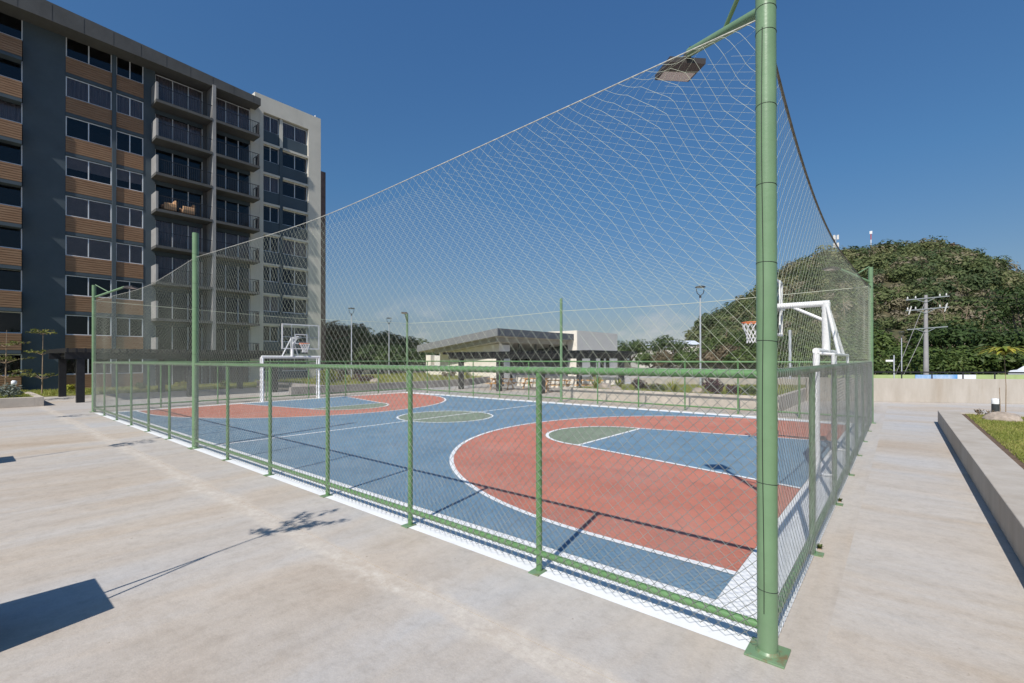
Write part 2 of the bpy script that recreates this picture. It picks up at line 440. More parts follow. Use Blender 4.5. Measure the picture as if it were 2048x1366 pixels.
class B:
    """collects boxes, tubes and polygons into one mesh"""
    def __init__(s):
        s.v, s.f, s.sm = [], [], []
    def add(s, vs, fs, smooth=False):
        k = len(s.v)
        s.v += [tuple(p) for p in vs]
        s.f += [tuple(i + k for i in q) for q in fs]
        s.sm += [smooth] * len(fs)
        return s
    def box(s, x0, x1, y0, y1, z0, z1):
        return s.add([(x0, y0, z0), (x1, y0, z0), (x1, y1, z0), (x0, y1, z0), (x0, y0, z1), (x1, y0, z1), (x1, y1, z1), (x0, y1, z1)],
                     [(0, 3, 2, 1), (4, 5, 6, 7), (0, 1, 5, 4), (1, 2, 6, 5), (2, 3, 7, 6), (3, 0, 4, 7)])
    def bar(s, a, b, w, h=None, up=(0, 0, 1)):
        """square bar from a to b"""
        h = h or w
        a, b = Vector(a), Vector(b)
        d = (b - a).normalized()
        u = Vector(up)
        if abs(d.dot(u)) > 0.95:
            u = Vector((1, 0, 0))
        r = d.cross(u).normalized() * (w / 2)
        t = r.cross(d).normalized() * (h / 2)
        vs = [a - r - t, a + r - t, a + r + t, a - r + t, b - r - t, b + r - t, b + r + t, b - r + t]
        return s.add(vs, [(0, 1, 2, 3), (7, 6, 5, 4), (0, 4, 5, 1), (1, 5, 6, 2), (2, 6, 7, 3), (3, 7, 4, 0)])
    def tube(s, pts, r, sides=10, cap=True, smooth=True):
        pts = [Vector(p) for p in pts]
        rs = r if isinstance(r, (list, tuple)) else [r] * len(pts)
        vs, fs = [], []
        ref = None
        for i, p in enumerate(pts):
            d = (pts[min(i + 1, len(pts) - 1)] - pts[max(i - 1, 0)]).normalized()
            if ref is None:
                ref = Vector((0, 0, 1)) if abs(d.z) < 0.9 else Vector((1, 0, 0))
            a = d.cross(ref)
            if a.length < 1e-4:
                a = d.cross(Vector((0, 1, 0.01)))
            a.normalize()
            b = d.cross(a).normalized()
            for k in range(sides):
                t = 2 * math.pi * k / sides
                vs.append(p + (a * math.cos(t) + b * math.sin(t)) * rs[i])
        for i in range(len(pts) - 1):
            for k in range(sides):
                k2 = (k + 1) % sides
                fs.append((i * sides + k, i * sides + k2, (i + 1) * sides + k2, (i + 1) * sides + k))
        s.add(vs, fs, smooth)
        if cap:                     # cap rings get their own vertices so the shaft shades evenly
            s.add(vs[:sides], [tuple(reversed(range(sides)))])
            s.add(vs[-sides:], [tuple(range(sides))])
        return s
    def ring(s, c, nrm, R, r, seg=24, sides=6):
        nrm = Vector(nrm).normalized()
        a = nrm.orthogonal().normalized()
        b = nrm.cross(a)
        c = Vector(c)
        vs, fs = [], []
        for i in range(seg):
            t = 2 * math.pi * i / seg
            d = a * math.cos(t) + b * math.sin(t)
            for k in range(sides):
                q = 2 * math.pi * k / sides
                vs.append(c + d * (R + r * math.cos(q)) + nrm * (r * math.sin(q)))
        for i in range(seg):
            i2 = (i + 1) % seg
            for k in range(sides):
                k2 = (k + 1) % sides
                fs.append((i * sides + k, i2 * sides + k, i2 * sides + k2, i * sides + k2))
        return s.add(vs, fs, True)
    def prism(s, poly, z0, z1):
        n_ = len(poly)
        zs0 = z0 if isinstance(z0, (list, tuple)) else [z0] * n_
        zs1 = z1 if isinstance(z1, (list, tuple)) else [z1] * n_
        vs = [(x, y, zs0[i]) for i, (x, y) in enumerate(poly)] + [(x, y, zs1[i]) for i, (x, y) in enumerate(poly)]
        fs = [tuple(reversed(range(n_))), tuple(range(n_, 2 * n_))] + [(i, (i + 1) % n_, n_ + (i + 1) % n_, n_ + i) for i in range(n_)]
        return s.add(vs, fs)
    def poly(s, pts, z):
        return s.add([(x, y, z) for x, y in pts], [tuple(range(len(pts)))])
    def build(s, name, m, parent=None, abs_=True, bevel=0.0):
        o0 = worg(parent) if (parent is not None and abs_) else Vector((0, 0, 0))
        me = bpy.data.meshes.new(name)
        me.from_pydata([(x - o0.x, y - o0.y, z - o0.z) for x, y, z in s.v], [], s.f)
        me.polygons.foreach_set('use_smooth', s.sm)
        me.materials.append(M[m] if isinstance(m, str) else m)
        me.update()
        o = link(name, me, parent)
        if bevel:
            bv = o.modifiers.new('bevel', 'BEVEL')
            bv.width = bevel
            bv.segments = 2
            bv.limit_method = 'ANGLE'
        return o

def box(name, m, parent, x0, x1, y0, y1, z0, z1, bevel=0.0):
    return B().box(x0, x1, y0, y1, z0, z1).build(name, m, parent, bevel=bevel)

def raw_mesh(name, V, F, m, parent=None, tint=None, smooth=False):
    """numpy verts (n,3) and equal-size faces (k,s)"""
    V = np.asarray(V, dtype=np.float32)
    F = np.asarray(F, dtype=np.int32)
    me = bpy.data.meshes.new(name)
    me.vertices.add(len(V))
    me.vertices.foreach_set('co', V.ravel())
    k = F.shape[1]
    me.loops.add(F.size)
    me.loops.foreach_set('vertex_index', F.ravel())
    me.polygons.add(len(F))
    me.polygons.foreach_set('loop_start', np.arange(0, F.size, k, dtype=np.int32))
    me.polygons.foreach_set('loop_total', np.full(len(F), k, dtype=np.int32))
    if smooth:
        me.polygons.foreach_set('use_smooth', np.ones(len(F), dtype=bool))
    me.update(calc_edges=True)
    if tint is not None:
        a = me.attributes.new('tint', 'FLOAT', 'FACE')
        a.data.foreach_set('value', np.asarray(tint, dtype=np.float32))
    me.materials.append(M[m] if isinstance(m, str) else m)
    return link(name, me, parent)

def wires(A, Bp, r, sides=3):
    """separate thin tubes for many segments A->B, returns verts and quad faces"""
    A = np.asarray(A, float); Bp = np.asarray(Bp, float)
    d = Bp - A
    d /= np.maximum(np.linalg.norm(d, axis=1, keepdims=True), 1e-9)
    ref = np.where(np.abs(d[:, 2:3]) < 0.9, np.array([[0, 0, 1.0]]), np.array([[1.0, 0, 0]]))
    a = np.cross(d, ref); a /= np.linalg.norm(a, axis=1, keepdims=True)
    b = np.cross(d, a)
    V = np.empty((len(A), 2 * sides, 3))
    for k in range(sides):
        t = 2 * math.pi * k / sides
        o = (a * math.cos(t) + b * math.sin(t)) * r
        V[:, k] = A + o
        V[:, sides + k] = Bp + o
    base = (np.arange(len(A)) * 2 * sides)[:, None]
    F = np.concatenate([base + np.array([[k, (k + 1) % sides, sides + (k + 1) % sides, sides + k]]) for k in range(sides)])
    return V.reshape(-1, 3), F

def copy_tree(o, parent=None):
    c = o.copy()
    col.objects.link(c)
    c.parent = parent
    for ch in list(o.children):
        copy_tree(ch, c)
    return c

# ------------------------------------------------------------------ ground and court
plaza = thing('concrete_plaza', (0, 0, 0), None, None)
plaza['kind'] = 'structure'
def slab(x0, x1, y0, y1, m):
    return B().box(x0, x1, y0, y1, -0.15, 0.0).build('concrete_slab', m, plaza)
slab(-60, 0.30, -30, -0.954, 'concrete')
slab(-60, 0.30, -0.947, 60, 'concrete')
slab(0.30, 30, -30, 60, 'concrete_path')
tag(B().poly([(-900, -500), (900, -500), (900, 1200), (-900, 1200)], -0.16).build('ground', 'terrain'), kind='structure')

paint = thing('court_paint', (0, 0, 0), None, None)
paint['kind'] = 'structure'
CY = 7.70
def arc(cx, cy, r, a0, a1, n_=48):
    return [(cx + r * math.cos(math.radians(a0 + (a1 - a0) * i / n_)), cy + r * math.sin(math.radians(a0 + (a1 - a0) * i / n_))) for i in range(n_ + 1)]
def band(b, pts, pts2, z):
    k = len(b.v)
    b.v += [(x, y, z) for x, y in pts] + [(x, y, z) for x, y in pts2]
    n_ = len(pts)
    for i in range(n_ - 1):
        b.f.append((k + i, k + i + 1, k + n_ + i + 1, k + n_ + i)); b.sm.append(False)
XR, XL, Y0, Y1 = -0.50, -23.0, 0.52, 14.40
b = B().poly([(-23.42, -0.075), (0.02, -0.075), (0.02, 14.95), (-23.42, 14.95)], 0.004)
b.build('white_border', 'line', paint)
B().poly([(XL, Y0), (XR, Y0), (XR, Y1), (XL, Y1)], 0.008).build('blue_field', 'blue', paint)
XM = (XL + XR) / 2 - 0.25
rz, wl, gl_, ll = B(), B(), B(), B()
redr, bluer, greenr, whiter, redl, bluel, greenl, whitel = [B() for _ in range(8)]
def half(sx, x_end, red, blue_, green_, white_):
    # sx=-1: marks of the near-right half (opens to -x); sx=+1 for the far-left half
    def T(pts): return [(x_end + (-sx) * (-(px_)) if False else x_end + sx * px_, py) for px_, py in pts]
    hw, cx, R, wd = 6.60, 1.40, 6.60, 0.085
    out = [(0, CY - hw)] + [(cx + R * math.cos(math.radians(t)), CY + R * math.sin(math.radians(t))) for t in np.linspace(-90, 90, 73)] + [(0, CY + hw)]
    Ri = R - wd
    inn = [(0, CY - hw + wd)] + [(cx + Ri * math.cos(math.radians(t)), CY + Ri * math.sin(math.radians(t))) for t in np.linspace(-90, 90, 73)] + [(0, CY + hw - wd)]
    red.poly(T(inn) if sx > 0 else list(reversed(T(inn))), 0.012)
    band(white_, T(out), T(inn), 0.016)
    kx, fw, bw = 4.72, 1.80, 2.76
    key = [(0, CY - bw), (kx, CY - fw), (kx, CY + fw), (0, CY + bw)]
    blue_.poly(T(key) if sx > 0 else list(reversed(T(key))), 0.016)
    semi = [(kx + fw * math.cos(math.radians(t)), CY + fw * math.sin(math.radians(t))) for t in np.linspace(-90, 90, 41)]
    green_.poly(T(semi) if sx > 0 else list(reversed(T(semi))), 0.016)
    ko, ki = [(0, CY - bw), (kx, CY - fw)], [(0, CY - bw + wd), (kx, CY - fw + wd)]
    band(white_, T(ko), T(ki), 0.020)
    band(white_, T([(0, CY + bw), (kx, CY + fw)]), T([(0, CY + bw - wd), (kx, CY + fw - wd)]), 0.020)
    band(white_, T([(kx - wd / 2, CY - fw + wd), (kx - wd / 2, CY + fw - wd)]), T([(kx + wd / 2, CY - fw + wd), (kx + wd / 2, CY + fw - wd)]), 0.020)
    fi = fw - wd
    semi_i = [(kx + fi * math.cos(math.radians(t)), CY + fi * math.sin(math.radians(t))) for t in np.linspace(-90, 90, 41)]
    band(white_, T(semi), T(semi_i), 0.0205)
half(-1, XR, redr, bluer, greenr, whiter)
half(+1, XL, redl, bluel, greenl, whitel)
redr.build('red_zone', 'red', paint); redl.build('red_zone', 'red', paint)
bluer.build('blue_key', 'blue', paint); bluel.build('blue_key', 'blue', paint)
greenr.build('green_semicircle', 'cgreen', paint); greenl.build('green_semicircle', 'cgreen', paint)
whiter.build('white_lines', 'line', paint); whitel.build('white_lines', 'line', paint)
RC = 1.70
B().poly(arc(XM, CY + 0.15, RC, 0, 357.5, 60), 0.012).build('green_circle', 'cgreen', paint)
b = B()
band(b, arc(XM, CY + 0.15, RC + 0.04, 0, 360, 72), arc(XM, CY + 0.15, RC - 0.05, 0, 360, 72), 0.016)
b.build('white_circle', 'line', paint)
b = B()
band(b, [(XM - 0.045, Y0), (XM - 0.045, CY + 0.15 - RC)], [(XM + 0.045, Y0), (XM + 0.045, CY + 0.15 - RC)], 0.012)
band(b, [(XM - 0.045, CY + 0.15 - RC), (XM - 0.045, CY + 0.15 + RC)], [(XM + 0.045, CY + 0.15 - RC), (XM + 0.045, CY + 0.15 + RC)], 0.0165)
band(b, [(XM - 0.045, CY + 0.15 + RC), (XM - 0.045, Y1)], [(XM + 0.045, CY + 0.15 + RC), (XM + 0.045, Y1)], 0.012)
b.build('half_way_line', 'line', paint)

# ------------------------------------------------------------------ chain-link fence runs
FH = 1.968
def fence_run(loc, rz, length, bays, skip, label, r=0.0026):
    t = thing('chain_link_fence', loc, label, 'fence', 'chain-link fences round the court', rz)
    s = length / bays
    def P(bld, name, m, par=t):
        return bld.build(name, m, par, abs_=False)
    P(B().tube([(0.05, 0, FH), (length - 0.05, 0, FH)], 0.033, 14), 'top_rail', 'green')
    P(B().tube([(0.05, 0, 0.18), (length - 0.05, 0, 0.18)], 0.031, 14), 'bottom_rail', 'green')
    post_me = plate_me = None
    for i in range(1, bays):
        if i in skip:
            continue
        if post_me is None:
            o = P(B().tube([(0, 0, 0.01), (0, 0, FH - 0.025)], 0.030, 12), 'post', 'green')
            post_me = o.data
            q = P(B().box(-0.06, 0.06, -0.10, 0.05, 0.0, 0.012), 'base_plate', 'plate', o)
            plate_me = q.data
        else:
            o = link('post', post_me, t)
            link('base_plate', plate_me, o)
        o.location = (i * s, 0, 0)
    d, h = 0.04565, 0.0455
    nw = int(round(s / d))
    d = s / nw
    z0, z1 = 0.07, FH + 0.03
    nz = int((z1 - z0) / h)
    k = np.arange(nz + 1)
    me = None
    for i in range(bays):
        rr = np.random.RandomState(i)
        if me is None or i < 4:
            A, E = [], []
            for j in range(nw):
                sg = np.where(((k + j) % 2) == 0, -1.0, 1.0)
                x = (j + 0.5) * d + sg * d * 0.5
                z = z0 + k * h
                y = -0.037 + sg * 0.0024 + 0.006 * np.sin(x * 3.1 + i) * np.sin(z * 2.3)
                lean = 0.004 * np.sin(z * 4 + j * 0.7 + i)
                p = np.stack([x + lean, y, z], 1)
                A.append(p[:-1]); E.append(p[1:])
                if j % 2 == 0:      # wire ties hugging the rails
                    for zc in (FH, 0.18):
                        th = np.linspace(0.35 * math.pi, 1.6 * math.pi, 6)
                        q = np.stack([np.full(6, (j + 0.5) * d) + np.linspace(0, 0.03, 6), 0.0365 * np.cos(th), zc + 0.0365 * np.sin(th)], 1)
                        A.append(q[:-1]); E.append(q[1:])
                # knuckle lapping over the top rail
                if j % 2:
                    continue
                q = np.array([[(j + 0.5) * d - 0.02, -0.037, FH + 0.012], [(j + 0.5) * d, -0.02, FH + 0.035], [(j + 0.5) * d + 0.02, 0.012, FH + 0.034]])
                A.append(q[:-1]); E.append(q[1:])
            V, F = wires(np.concatenate(A), np.concatenate(E), r)
            o = raw_mesh('wire_mesh', V, F, 'wire', t)
            me = o.data
        else:
            o = link('wire_mesh', me, t)
        o.location = (i * s, 0, 0)
    return t
CL, CW = 24.0, 15.4
fence_run((-CL, 0, 0), 0, CL, 12, (6,), 'long green chain-link fence nearest the camera, along the front edge of the court')
fence_run((0, 0, 0), math.pi / 2, CW, 7, (), 'short green chain-link fence along the right path, running back from the near pole', 0.0020)
fence_run((0, CW, 0), math.pi, CL, 12, (6,), 'long green chain-link fence on the far side of the court by the picnic pergola')
fence_run((-CL, CW, 0), -math.pi / 2, CW, 7, (), 'short green chain-link fence behind the far goal, towards the apartment block')

# ------------------------------------------------------------------ tall poles with floodlights
PH = 5.05
def light_pole(x, y, ax, ay, label, seams=()):
    t = thing('floodlight_pole', (x, y, 0), label, 'pole', 'tall green poles round the court')
    sh = B().tube([(0, 0, 0.012), (0, 0, PH)], 0.066, 24).build('shaft', 'green2', t, abs_=False)
    B().box(-0.125, 0.125, -0.13, 0.13, 0.0, 0.014).build('base_plate', 'plate', t, abs_=False, bevel=0.003)
    B().tube([(0, 0, 0.012), (0, 0, 0.020), (0, 0, 0.032)], [0.080, 0.076, 0.066], 24, cap=False).build('weld_collar', 'plate', t, abs_=False)
    for z in (0.45, 1.2, 2.2, 2.75, 3.30, 3.86, 4.38, 4.55):
        B().ring((0, 0, z), (0.05, 0.1, 1), 0.0665, 0.0022, 28, 5).build('wire_tie', 'black', t, abs_=False)
    if ax or ay:
        d = Vector((ax, ay, 0)).normalized()
        a0, a1 = d * 0.05 + Vector((0, 0, 4.58)), d * 1.14 + Vector((0, 0, 5.00))
        B().tube([a0, a1], 0.040, 14).build('arm', 'green2', t, abs_=False)
        B().tube([d * 0.05 + Vector((0, 0, PH + 0.02)), a0.lerp(a1, 0.47)], 0.018, 8).build('brace', 'green2', t, abs_=False)
        side = Vector((-d.y, d.x, 0))
        c = a1 + d * 0.22 + Vector((0, 0, -0.03))
        fd = (d * 0.98 + Vector((0, 0, 0.10))).normalized()      # housing lies tilted, lens down and inwards
        nn = fd.cross(side).normalized()
        if nn.z > 0: nn = -nn
        def quadbox(bb, c_, w_, l_, h_):
            vs = []
            for sz in (-1, 1):
                for (sa, sb) in ((-1, -1), (1, -1), (1, 1), (-1, 1)):
                    vs.append(c_ + side * (sa * w_ / 2) + fd * (sb * l_ / 2) + nn * (sz * h_ / 2))
            bb.add(vs, [(0, 3, 2, 1), (4, 5, 6, 7), (0, 1, 5, 4), (1, 2, 6, 5), (2, 3, 7, 6), (3, 0, 4, 7)])
        b = B(); quadbox(b, c, 0.36, 0.36, 0.05)
        for k in range(7):
            quadbox(b, c - nn * 0.04 + side * (-0.13 + k * 0.0433), 0.008, 0.22, 0.035)
        fl = b.build('floodlight', 'flood', t, abs_=False)
        b = B(); quadbox(b, c + nn * 0.028 + fd * 0.075, 0.32, 0.17, 0.008); b.build('lens', 'lens', fl, abs_=False)
        b = B(); b.bar(a1 - d * 0.05, c - nn * 0.02, 0.05); b.bar(c - side * 0.19, c + side * 0.19, 0.02); b.build('bracket', 'flood', fl, abs_=False)
    return t
light_pole(0, 0, -1, 1, 'thick green pole in the foreground carrying a floodlight on a sloping arm')
light_pole(-CL, 0, 1, 1, 'tall green floodlight pole at the left front corner of the court by the black pergola')
light_pole(0, CW, -1, -1, 'tall green floodlight pole at the far right corner beside the long concrete wall')
light_pole(-CL, CW, 1, -1, 'tall green floodlight pole at the farthest corner in front of the dark trees')
light_pole(-CL / 2, 0, 0, 0, 'tall bare green pole halfway along the front fence')
light_pole(-CL / 2, CW, 0, 0, 'tall bare green pole halfway along the far fence, in front of the clubhouse')
# lacing cord up the near pole belongs to it
near_pole = [o for o in col.objects if o.name == 'floodlight_pole'][0]
B().tube([(-0.012 + 0.004 * math.sin(z * 3), -0.0675, z) for z in np.linspace(0.3, 4.4, 24)], 0.0028, 5).build('cord', 'black', near_pole, abs_=False)

# ------------------------------------------------------------------ ball nets above the fence
def ball_net(loc, rz, length, label, sags, crease=False, rope_m='rope', rope_r=0.005, wave=0.25):
    t = thing('ball_net', loc, label, 'net', 'ball nets hung between the green poles', rz)
    ZT, ZB = 4.43, FH + 0.03
    cw, ch = 0.127, 0.137
    nu, nz = int(length / cw) * 2, int((ZT - ZB) / ch) * 2
    I, J = np.meshgrid(np.arange(nu + 1), np.arange(nz + 1), indexing='ij')
    rs = np.random.RandomState(5)
    ph = rs.rand(6) * 6
    # head rope height dips: smooth curve through the given (fraction, drop) points
    kx = np.linspace(0, 1, 121)
    ky = np.interp(kx, [q[0] for q in sags], [q[1] for q in sags])
    for _ in range(60):
        sm_ = ky.copy()
        sm_[1:-1] = 0.25 * ky[:-2] + 0.5 * ky[1:-1] + 0.25 * ky[2:]
        for q in sags:
            if q[2]: sm_[int(round(q[0] * 120))] = q[1]
        ky = sm_
    SX, SY = kx, ky
    def pos(i, j):
        u = i / nu * length
        v = j / nz
        sag = np.interp(u / length, SX, SY)
        z = ZB + (ZT - sag - ZB) * v
        env = np.sin(np.pi * np.clip(v, 0, 1))
        edge = np.clip(np.minimum(u, length - u) / 0.5, 0, 1)
        env = env * edge
        env = env * wave
        y = 0.045 * env * np.sin(u * 0.9 + ph[0] + 1.4 * v) + 0.02 * env * np.sin(u * 2.3 + ph[1] - 2 * v)
        z = z + env * (0.020 * np.sin(u * 1.7 + ph[2]) + 0.016 * np.sin(u * 5 + v * 7 + ph[3]))
        uu = u + env * (0.02 * np.sin(v * 9 + u * 1.3 + ph[4]))
        if crease:
            e = length - u                      # distance from the near pole
            tt = (e - 0.18) - (1 - v) * 1.75    # slanting fold running down and away from the pole top
            rise = np.where(tt > 0, np.exp(-tt / 0.9), np.where(tt > -0.28, 1 + tt / 0.28, 0))
            amp = 0.19 * np.clip(v * 1.6 - 0.25, 0, 1) * np.clip((1 - v) / 0.12, 0, 1) * np.clip(e / 0.15, 0, 1)
            z = z + rise * amp
            y = y - rise * amp * 0.8
        return np.stack([uu, y, z], -1)
    sel = ((I + J) % 2 == 0) & (J < nz)
    VV, FF, nv = [], [], 0
    for di in (-1, 1):
        A, E = [], []
        i0, j0 = I[sel], J[sel]
        ok = (i0 + di >= 0) & (i0 + di <= nu)
        i0, j0 = i0[ok], j0[ok]
        p0, pm, p1 = pos(i0, j0), pos(i0 + di * 0.5, j0 + 0.5), pos(i0 + di, j0 + 1)
        A += [p0, pm]; E += [pm, p1]
        V, F = wires(np.concatenate(A), np.concatenate(E), 0.0012 if di < 0 else 0.0008)
        VV.append(V); FF.append(F + nv); nv += len(V)
    raw_mesh('netting', np.concatenate(VV), np.concatenate(FF), 'string', t)
    if crease:
        # slack second layer folded back over the upper part near the pole
        A, E = [], []
        for q in range(120):
            e0 = 0.1 + q * 0.068
            ee = np.linspace(e0, e0 + 4.2, 26)
            zz = 2.62 + 0.04 * q * 0 + (ee - e0) * 0.43
            top = ZT - 0.02 - np.interp(1 - ee / length, SX, SY)
            ok = (zz < top) & (ee < 7.5)
            if ok.sum() < 2: continue
            p = np.stack([length - ee[ok], 0.16 + 0.06 * np.sin(ee[ok] * 1.6), zz[ok]], 1)
            A.append(p[:-1]); E.append(p[1:])
        for q in range(30):
            z0_ = 2.62 + q * 0.062
            ee = np.linspace(0.1, 4.6, 26)
            zz = z0_ + (ee - 0.1) * 0.43
            top = ZT - 0.02 - np.interp(1 - ee / length, SX, SY)
            ok = zz < top
            if ok.sum() < 2: continue
            p = np.stack([length - ee[ok], 0.16 + 0.06 * np.sin(ee[ok] * 1.6), zz[ok]], 1)
            A.append(p[:-1]); E.append(p[1:])
        V, F = wires(np.concatenate(A), np.concatenate(E), 0.0007)
        raw_mesh('folded_netting', V, F, 'string', t)
    top = [tuple(p) for p in pos(np.linspace(0, nu, 90), np.full(90, float(nz)))]
    B().tube(top, rope_r, 6).build('head_rope', rope_m, t, abs_=False)
    bot = [tuple(p) for p in pos(np.linspace(0, nu, 60), np.zeros(60))]
    B().tube(bot, 0.004, 5).build('foot_rope', rope_m, t, abs_=False)
    return t
ball_net((-CL, 0, 0), 0, CL, 'pale string ball net above the front fence, sloping across the sky', [(0, 0, 1), (0.33, 0.24, 0), (0.5, -0.05, 1), (0.74, 0.17, 0), (1, -0.08, 1)], True, wave=1.0)
ball_net((0, 0, 0), math.pi / 2, CW, 'pale string ball net above the right fence, seen edge on beside the thick pole', [(0, 0.0, 1), (0.05, 0.30, 0), (0.1, 0.46, 0), (0.19, 0.64, 0), (0.32, 0.67, 0), (0.8, 0.26, 0), (1, 0.0, 1)], rope_m='dark_rope', rope_r=0.011)
ball_net((0, CW, 0), math.pi, CL, 'pale string ball net above the far fence in front of the clubhouse', [(0, 0, 1), (0.25, 0.12, 0), (0.5, 0.0, 1), (0.75, 0.12, 0), (1, 0, 1)], rope_m='string', rope_r=0.011)
ball_net((-CL, CW, 0), -math.pi / 2, CW, 'pale string ball net above the left end fence, before the apartment block', [(0, 0, 1), (0.5, 0.16, 0), (1, 0, 1)], rope_m='string', rope_r=0.010)

# ------------------------------------------------------------------ goals with basketball hoops
def goal(loc, rz, label):
    # local: +x points into the court, y across, goal line at x=0
    t = thing('goal_with_hoop', loc, label, 'goal', 'combined goals on the court', rz)
    P = lambda b_, nme, m, par=t: b_.build(nme, m, par, abs_=False)
    HW, GH = 1.45, 2.22
    for s in (-1, 1):
        P(B().tube([(0, s * HW, 0.0), (0, s * HW, GH)], 0.055, 16), 'goal_post', 'white')
        P(B().tube([(-0.25, s * HW, GH - 0.05), (-0.25, s * HW, 0.03)], 0.028, 10), 'back_post', 'white')
        P(B().tube([(0, s * HW, 0.04), (-0.25, s * HW, 0.04)], 0.026, 10), 'ground_bar', 'white')
        P(B().tube([(0, s * HW, GH - 0.04), (-0.25, s * HW, GH - 0.06)], 0.026, 10), 'top_side_bar', 'white')
    P(B().tube([(0, -HW - 0.055, GH), (0, HW + 0.055, GH)], 0.055, 16), 'crossbar', 'white')
    P(B().tube([(-0.25, -HW, GH - 0.06), (-0.25, HW, GH - 0.06)], 0.026, 10), 'back_bar', 'white')
    CT = 3.22
    P(B().tube([(0, 0, GH), (0, 0, CT)], 0.075, 16), 'column', 'white')
    P(B().tube([(-0.06, 0, CT - 0.02), (0.90, 0, CT - 0.02)], 0.06, 16), 'boom', 'white')
    P(B().tube([(0.0, 0, CT - 0.38), (0.58, 0, CT - 0.06)], 0.032, 10), 'brace', 'white')
    for s in (-1, 1):
        P(B().tube([(-0.02, s * 0.05, CT - 0.06), (-0.25, s * 0.45, GH - 0.06)], 0.032, 10), 'back_stay', 'white')
    X, BW, Z0, Z1 = 0.95, 0.93, 2.62, 3.82
    b = B()
    for y in (-BW, BW):
        b.bar((X, y, Z0 - 0.02), (X, y, Z1 + 0.02), 0.045)
    for z in (Z0, Z1):
        b.bar((X, -BW, z), (X, BW, z), 0.045)
    bf = P(b, 'board_frame', 'white')
    P(B().box(X + 0.0, X + 0.012, -BW + 0.02, BW - 0.02, Z0 + 0.02, Z1 - 0.02), 'clear_panel', 'clear', bf)
    b = B()
    for y in (-0.30, 0.30):
        b.box(X + 0.0135, X + 0.017, y - 0.022, y + 0.022, 2.88, 3.33)
    for z in (2.88, 3.33):
        b.box(X + 0.0175, X + 0.020, -0.322, 0.322, z - 0.022, z + 0.022)
    P(b, 'target_square', 'white', bf)
    b = B()
    for y in (-0.45, 0.45):
        b.bar((X - 0.05, y, Z0), (X - 0.05, y, Z1), 0.03)
    b.bar((X - 0.05, -0.9, CT - 0.02), (X - 0.05, 0.9, CT - 0.02), 0.04)
    P(b, 'board_bracket', 'white', bf)
    h = P(B().ring((X + 0.39, 0, 2.88), (0, 0, 1), 0.225, 0.012, 36, 8), 'hoop', 'orange')
    P(B().bar((X + 0.01, -0.08, 2.875), (X + 0.18, -0.05, 2.875), 0.02).bar((X + 0.01, 0.08, 2.875), (X + 0.18, 0.05, 2.875), 0.02).box(X + 0.013, X + 0.03, -0.1, 0.1, 2.81, 2.92), 'hoop_bracket', 'orange', h)
    A, E = [], []
    lv = [(0.225, 2.88), (0.205, 2.76), (0.16, 2.67), (0.135, 2.58), (0.125, 2.50), (0.135, 2.43)]
    nn = 12
    for k in range(len(lv) - 1):
        for i in range(nn):
            a0 = 2 * math.pi * (i + 0.5 * (k % 2)) / nn
            for sgn in (-0.5, 0.5):
                a1 = a0 + sgn * 2 * math.pi / nn
                A.append((X + 0.39 + lv[k][0] * math.cos(a0), lv[k][0] * math.sin(a0), lv[k][1]))
                E.append((X + 0.39 + lv[k + 1][0] * math.cos(a1), lv[k + 1][0] * math.sin(a1), lv[k + 1][1]))
    V, F = wires(A, E, 0.006, 4)
    raw_mesh('hoop_net', V, F, 'white', h)
    return t
goal((-0.42, 7.62, 0), math.pi, 'white goal with basketball backboard just behind the thick foreground pole')
goal((-23.40, 7.62, 0), 0, 'white goal with basketball backboard at the far left end before the apartments')

# ------------------------------------------------------------------ apartment block
XF = -43.0
apt = thing('apartment_block', (XF, 2, 0), 'tall dark blue apartment block with timber bands, balconies and white end', 'building')
def ab(name, m, x0, x1, y0, y1, z0, z1, par=apt):
    return box(name, m, par, x0, x1, y0, y1, z0, z1)
FL = 9
SZ = [1.07 + 2.715 * i for i in range(FL)]
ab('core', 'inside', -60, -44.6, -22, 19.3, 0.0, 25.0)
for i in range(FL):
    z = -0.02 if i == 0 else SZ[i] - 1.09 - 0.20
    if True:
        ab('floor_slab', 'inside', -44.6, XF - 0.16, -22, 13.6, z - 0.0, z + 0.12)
ab('pier', 'bluegrey', -44.6, XF, -0.66, 1.37, 0.0, 24.6)
ab('pier', 'bluegrey', -44.6, XF, 5.63, 6.36, 0.0, 24.6)
ab('pier', 'bluegrey', -44.6, XF, -8.5, -5.2, 0.0, 24.6)
ab('slim_pier', 'bluegrey', XF - 0.3, XF + 0.13, 3.80, 4.03, 0.0, 24.3)
ab('top_wall', 'bluegrey', -44.6, XF - 0.004, -22, 13.3, 24.21, 24.75)
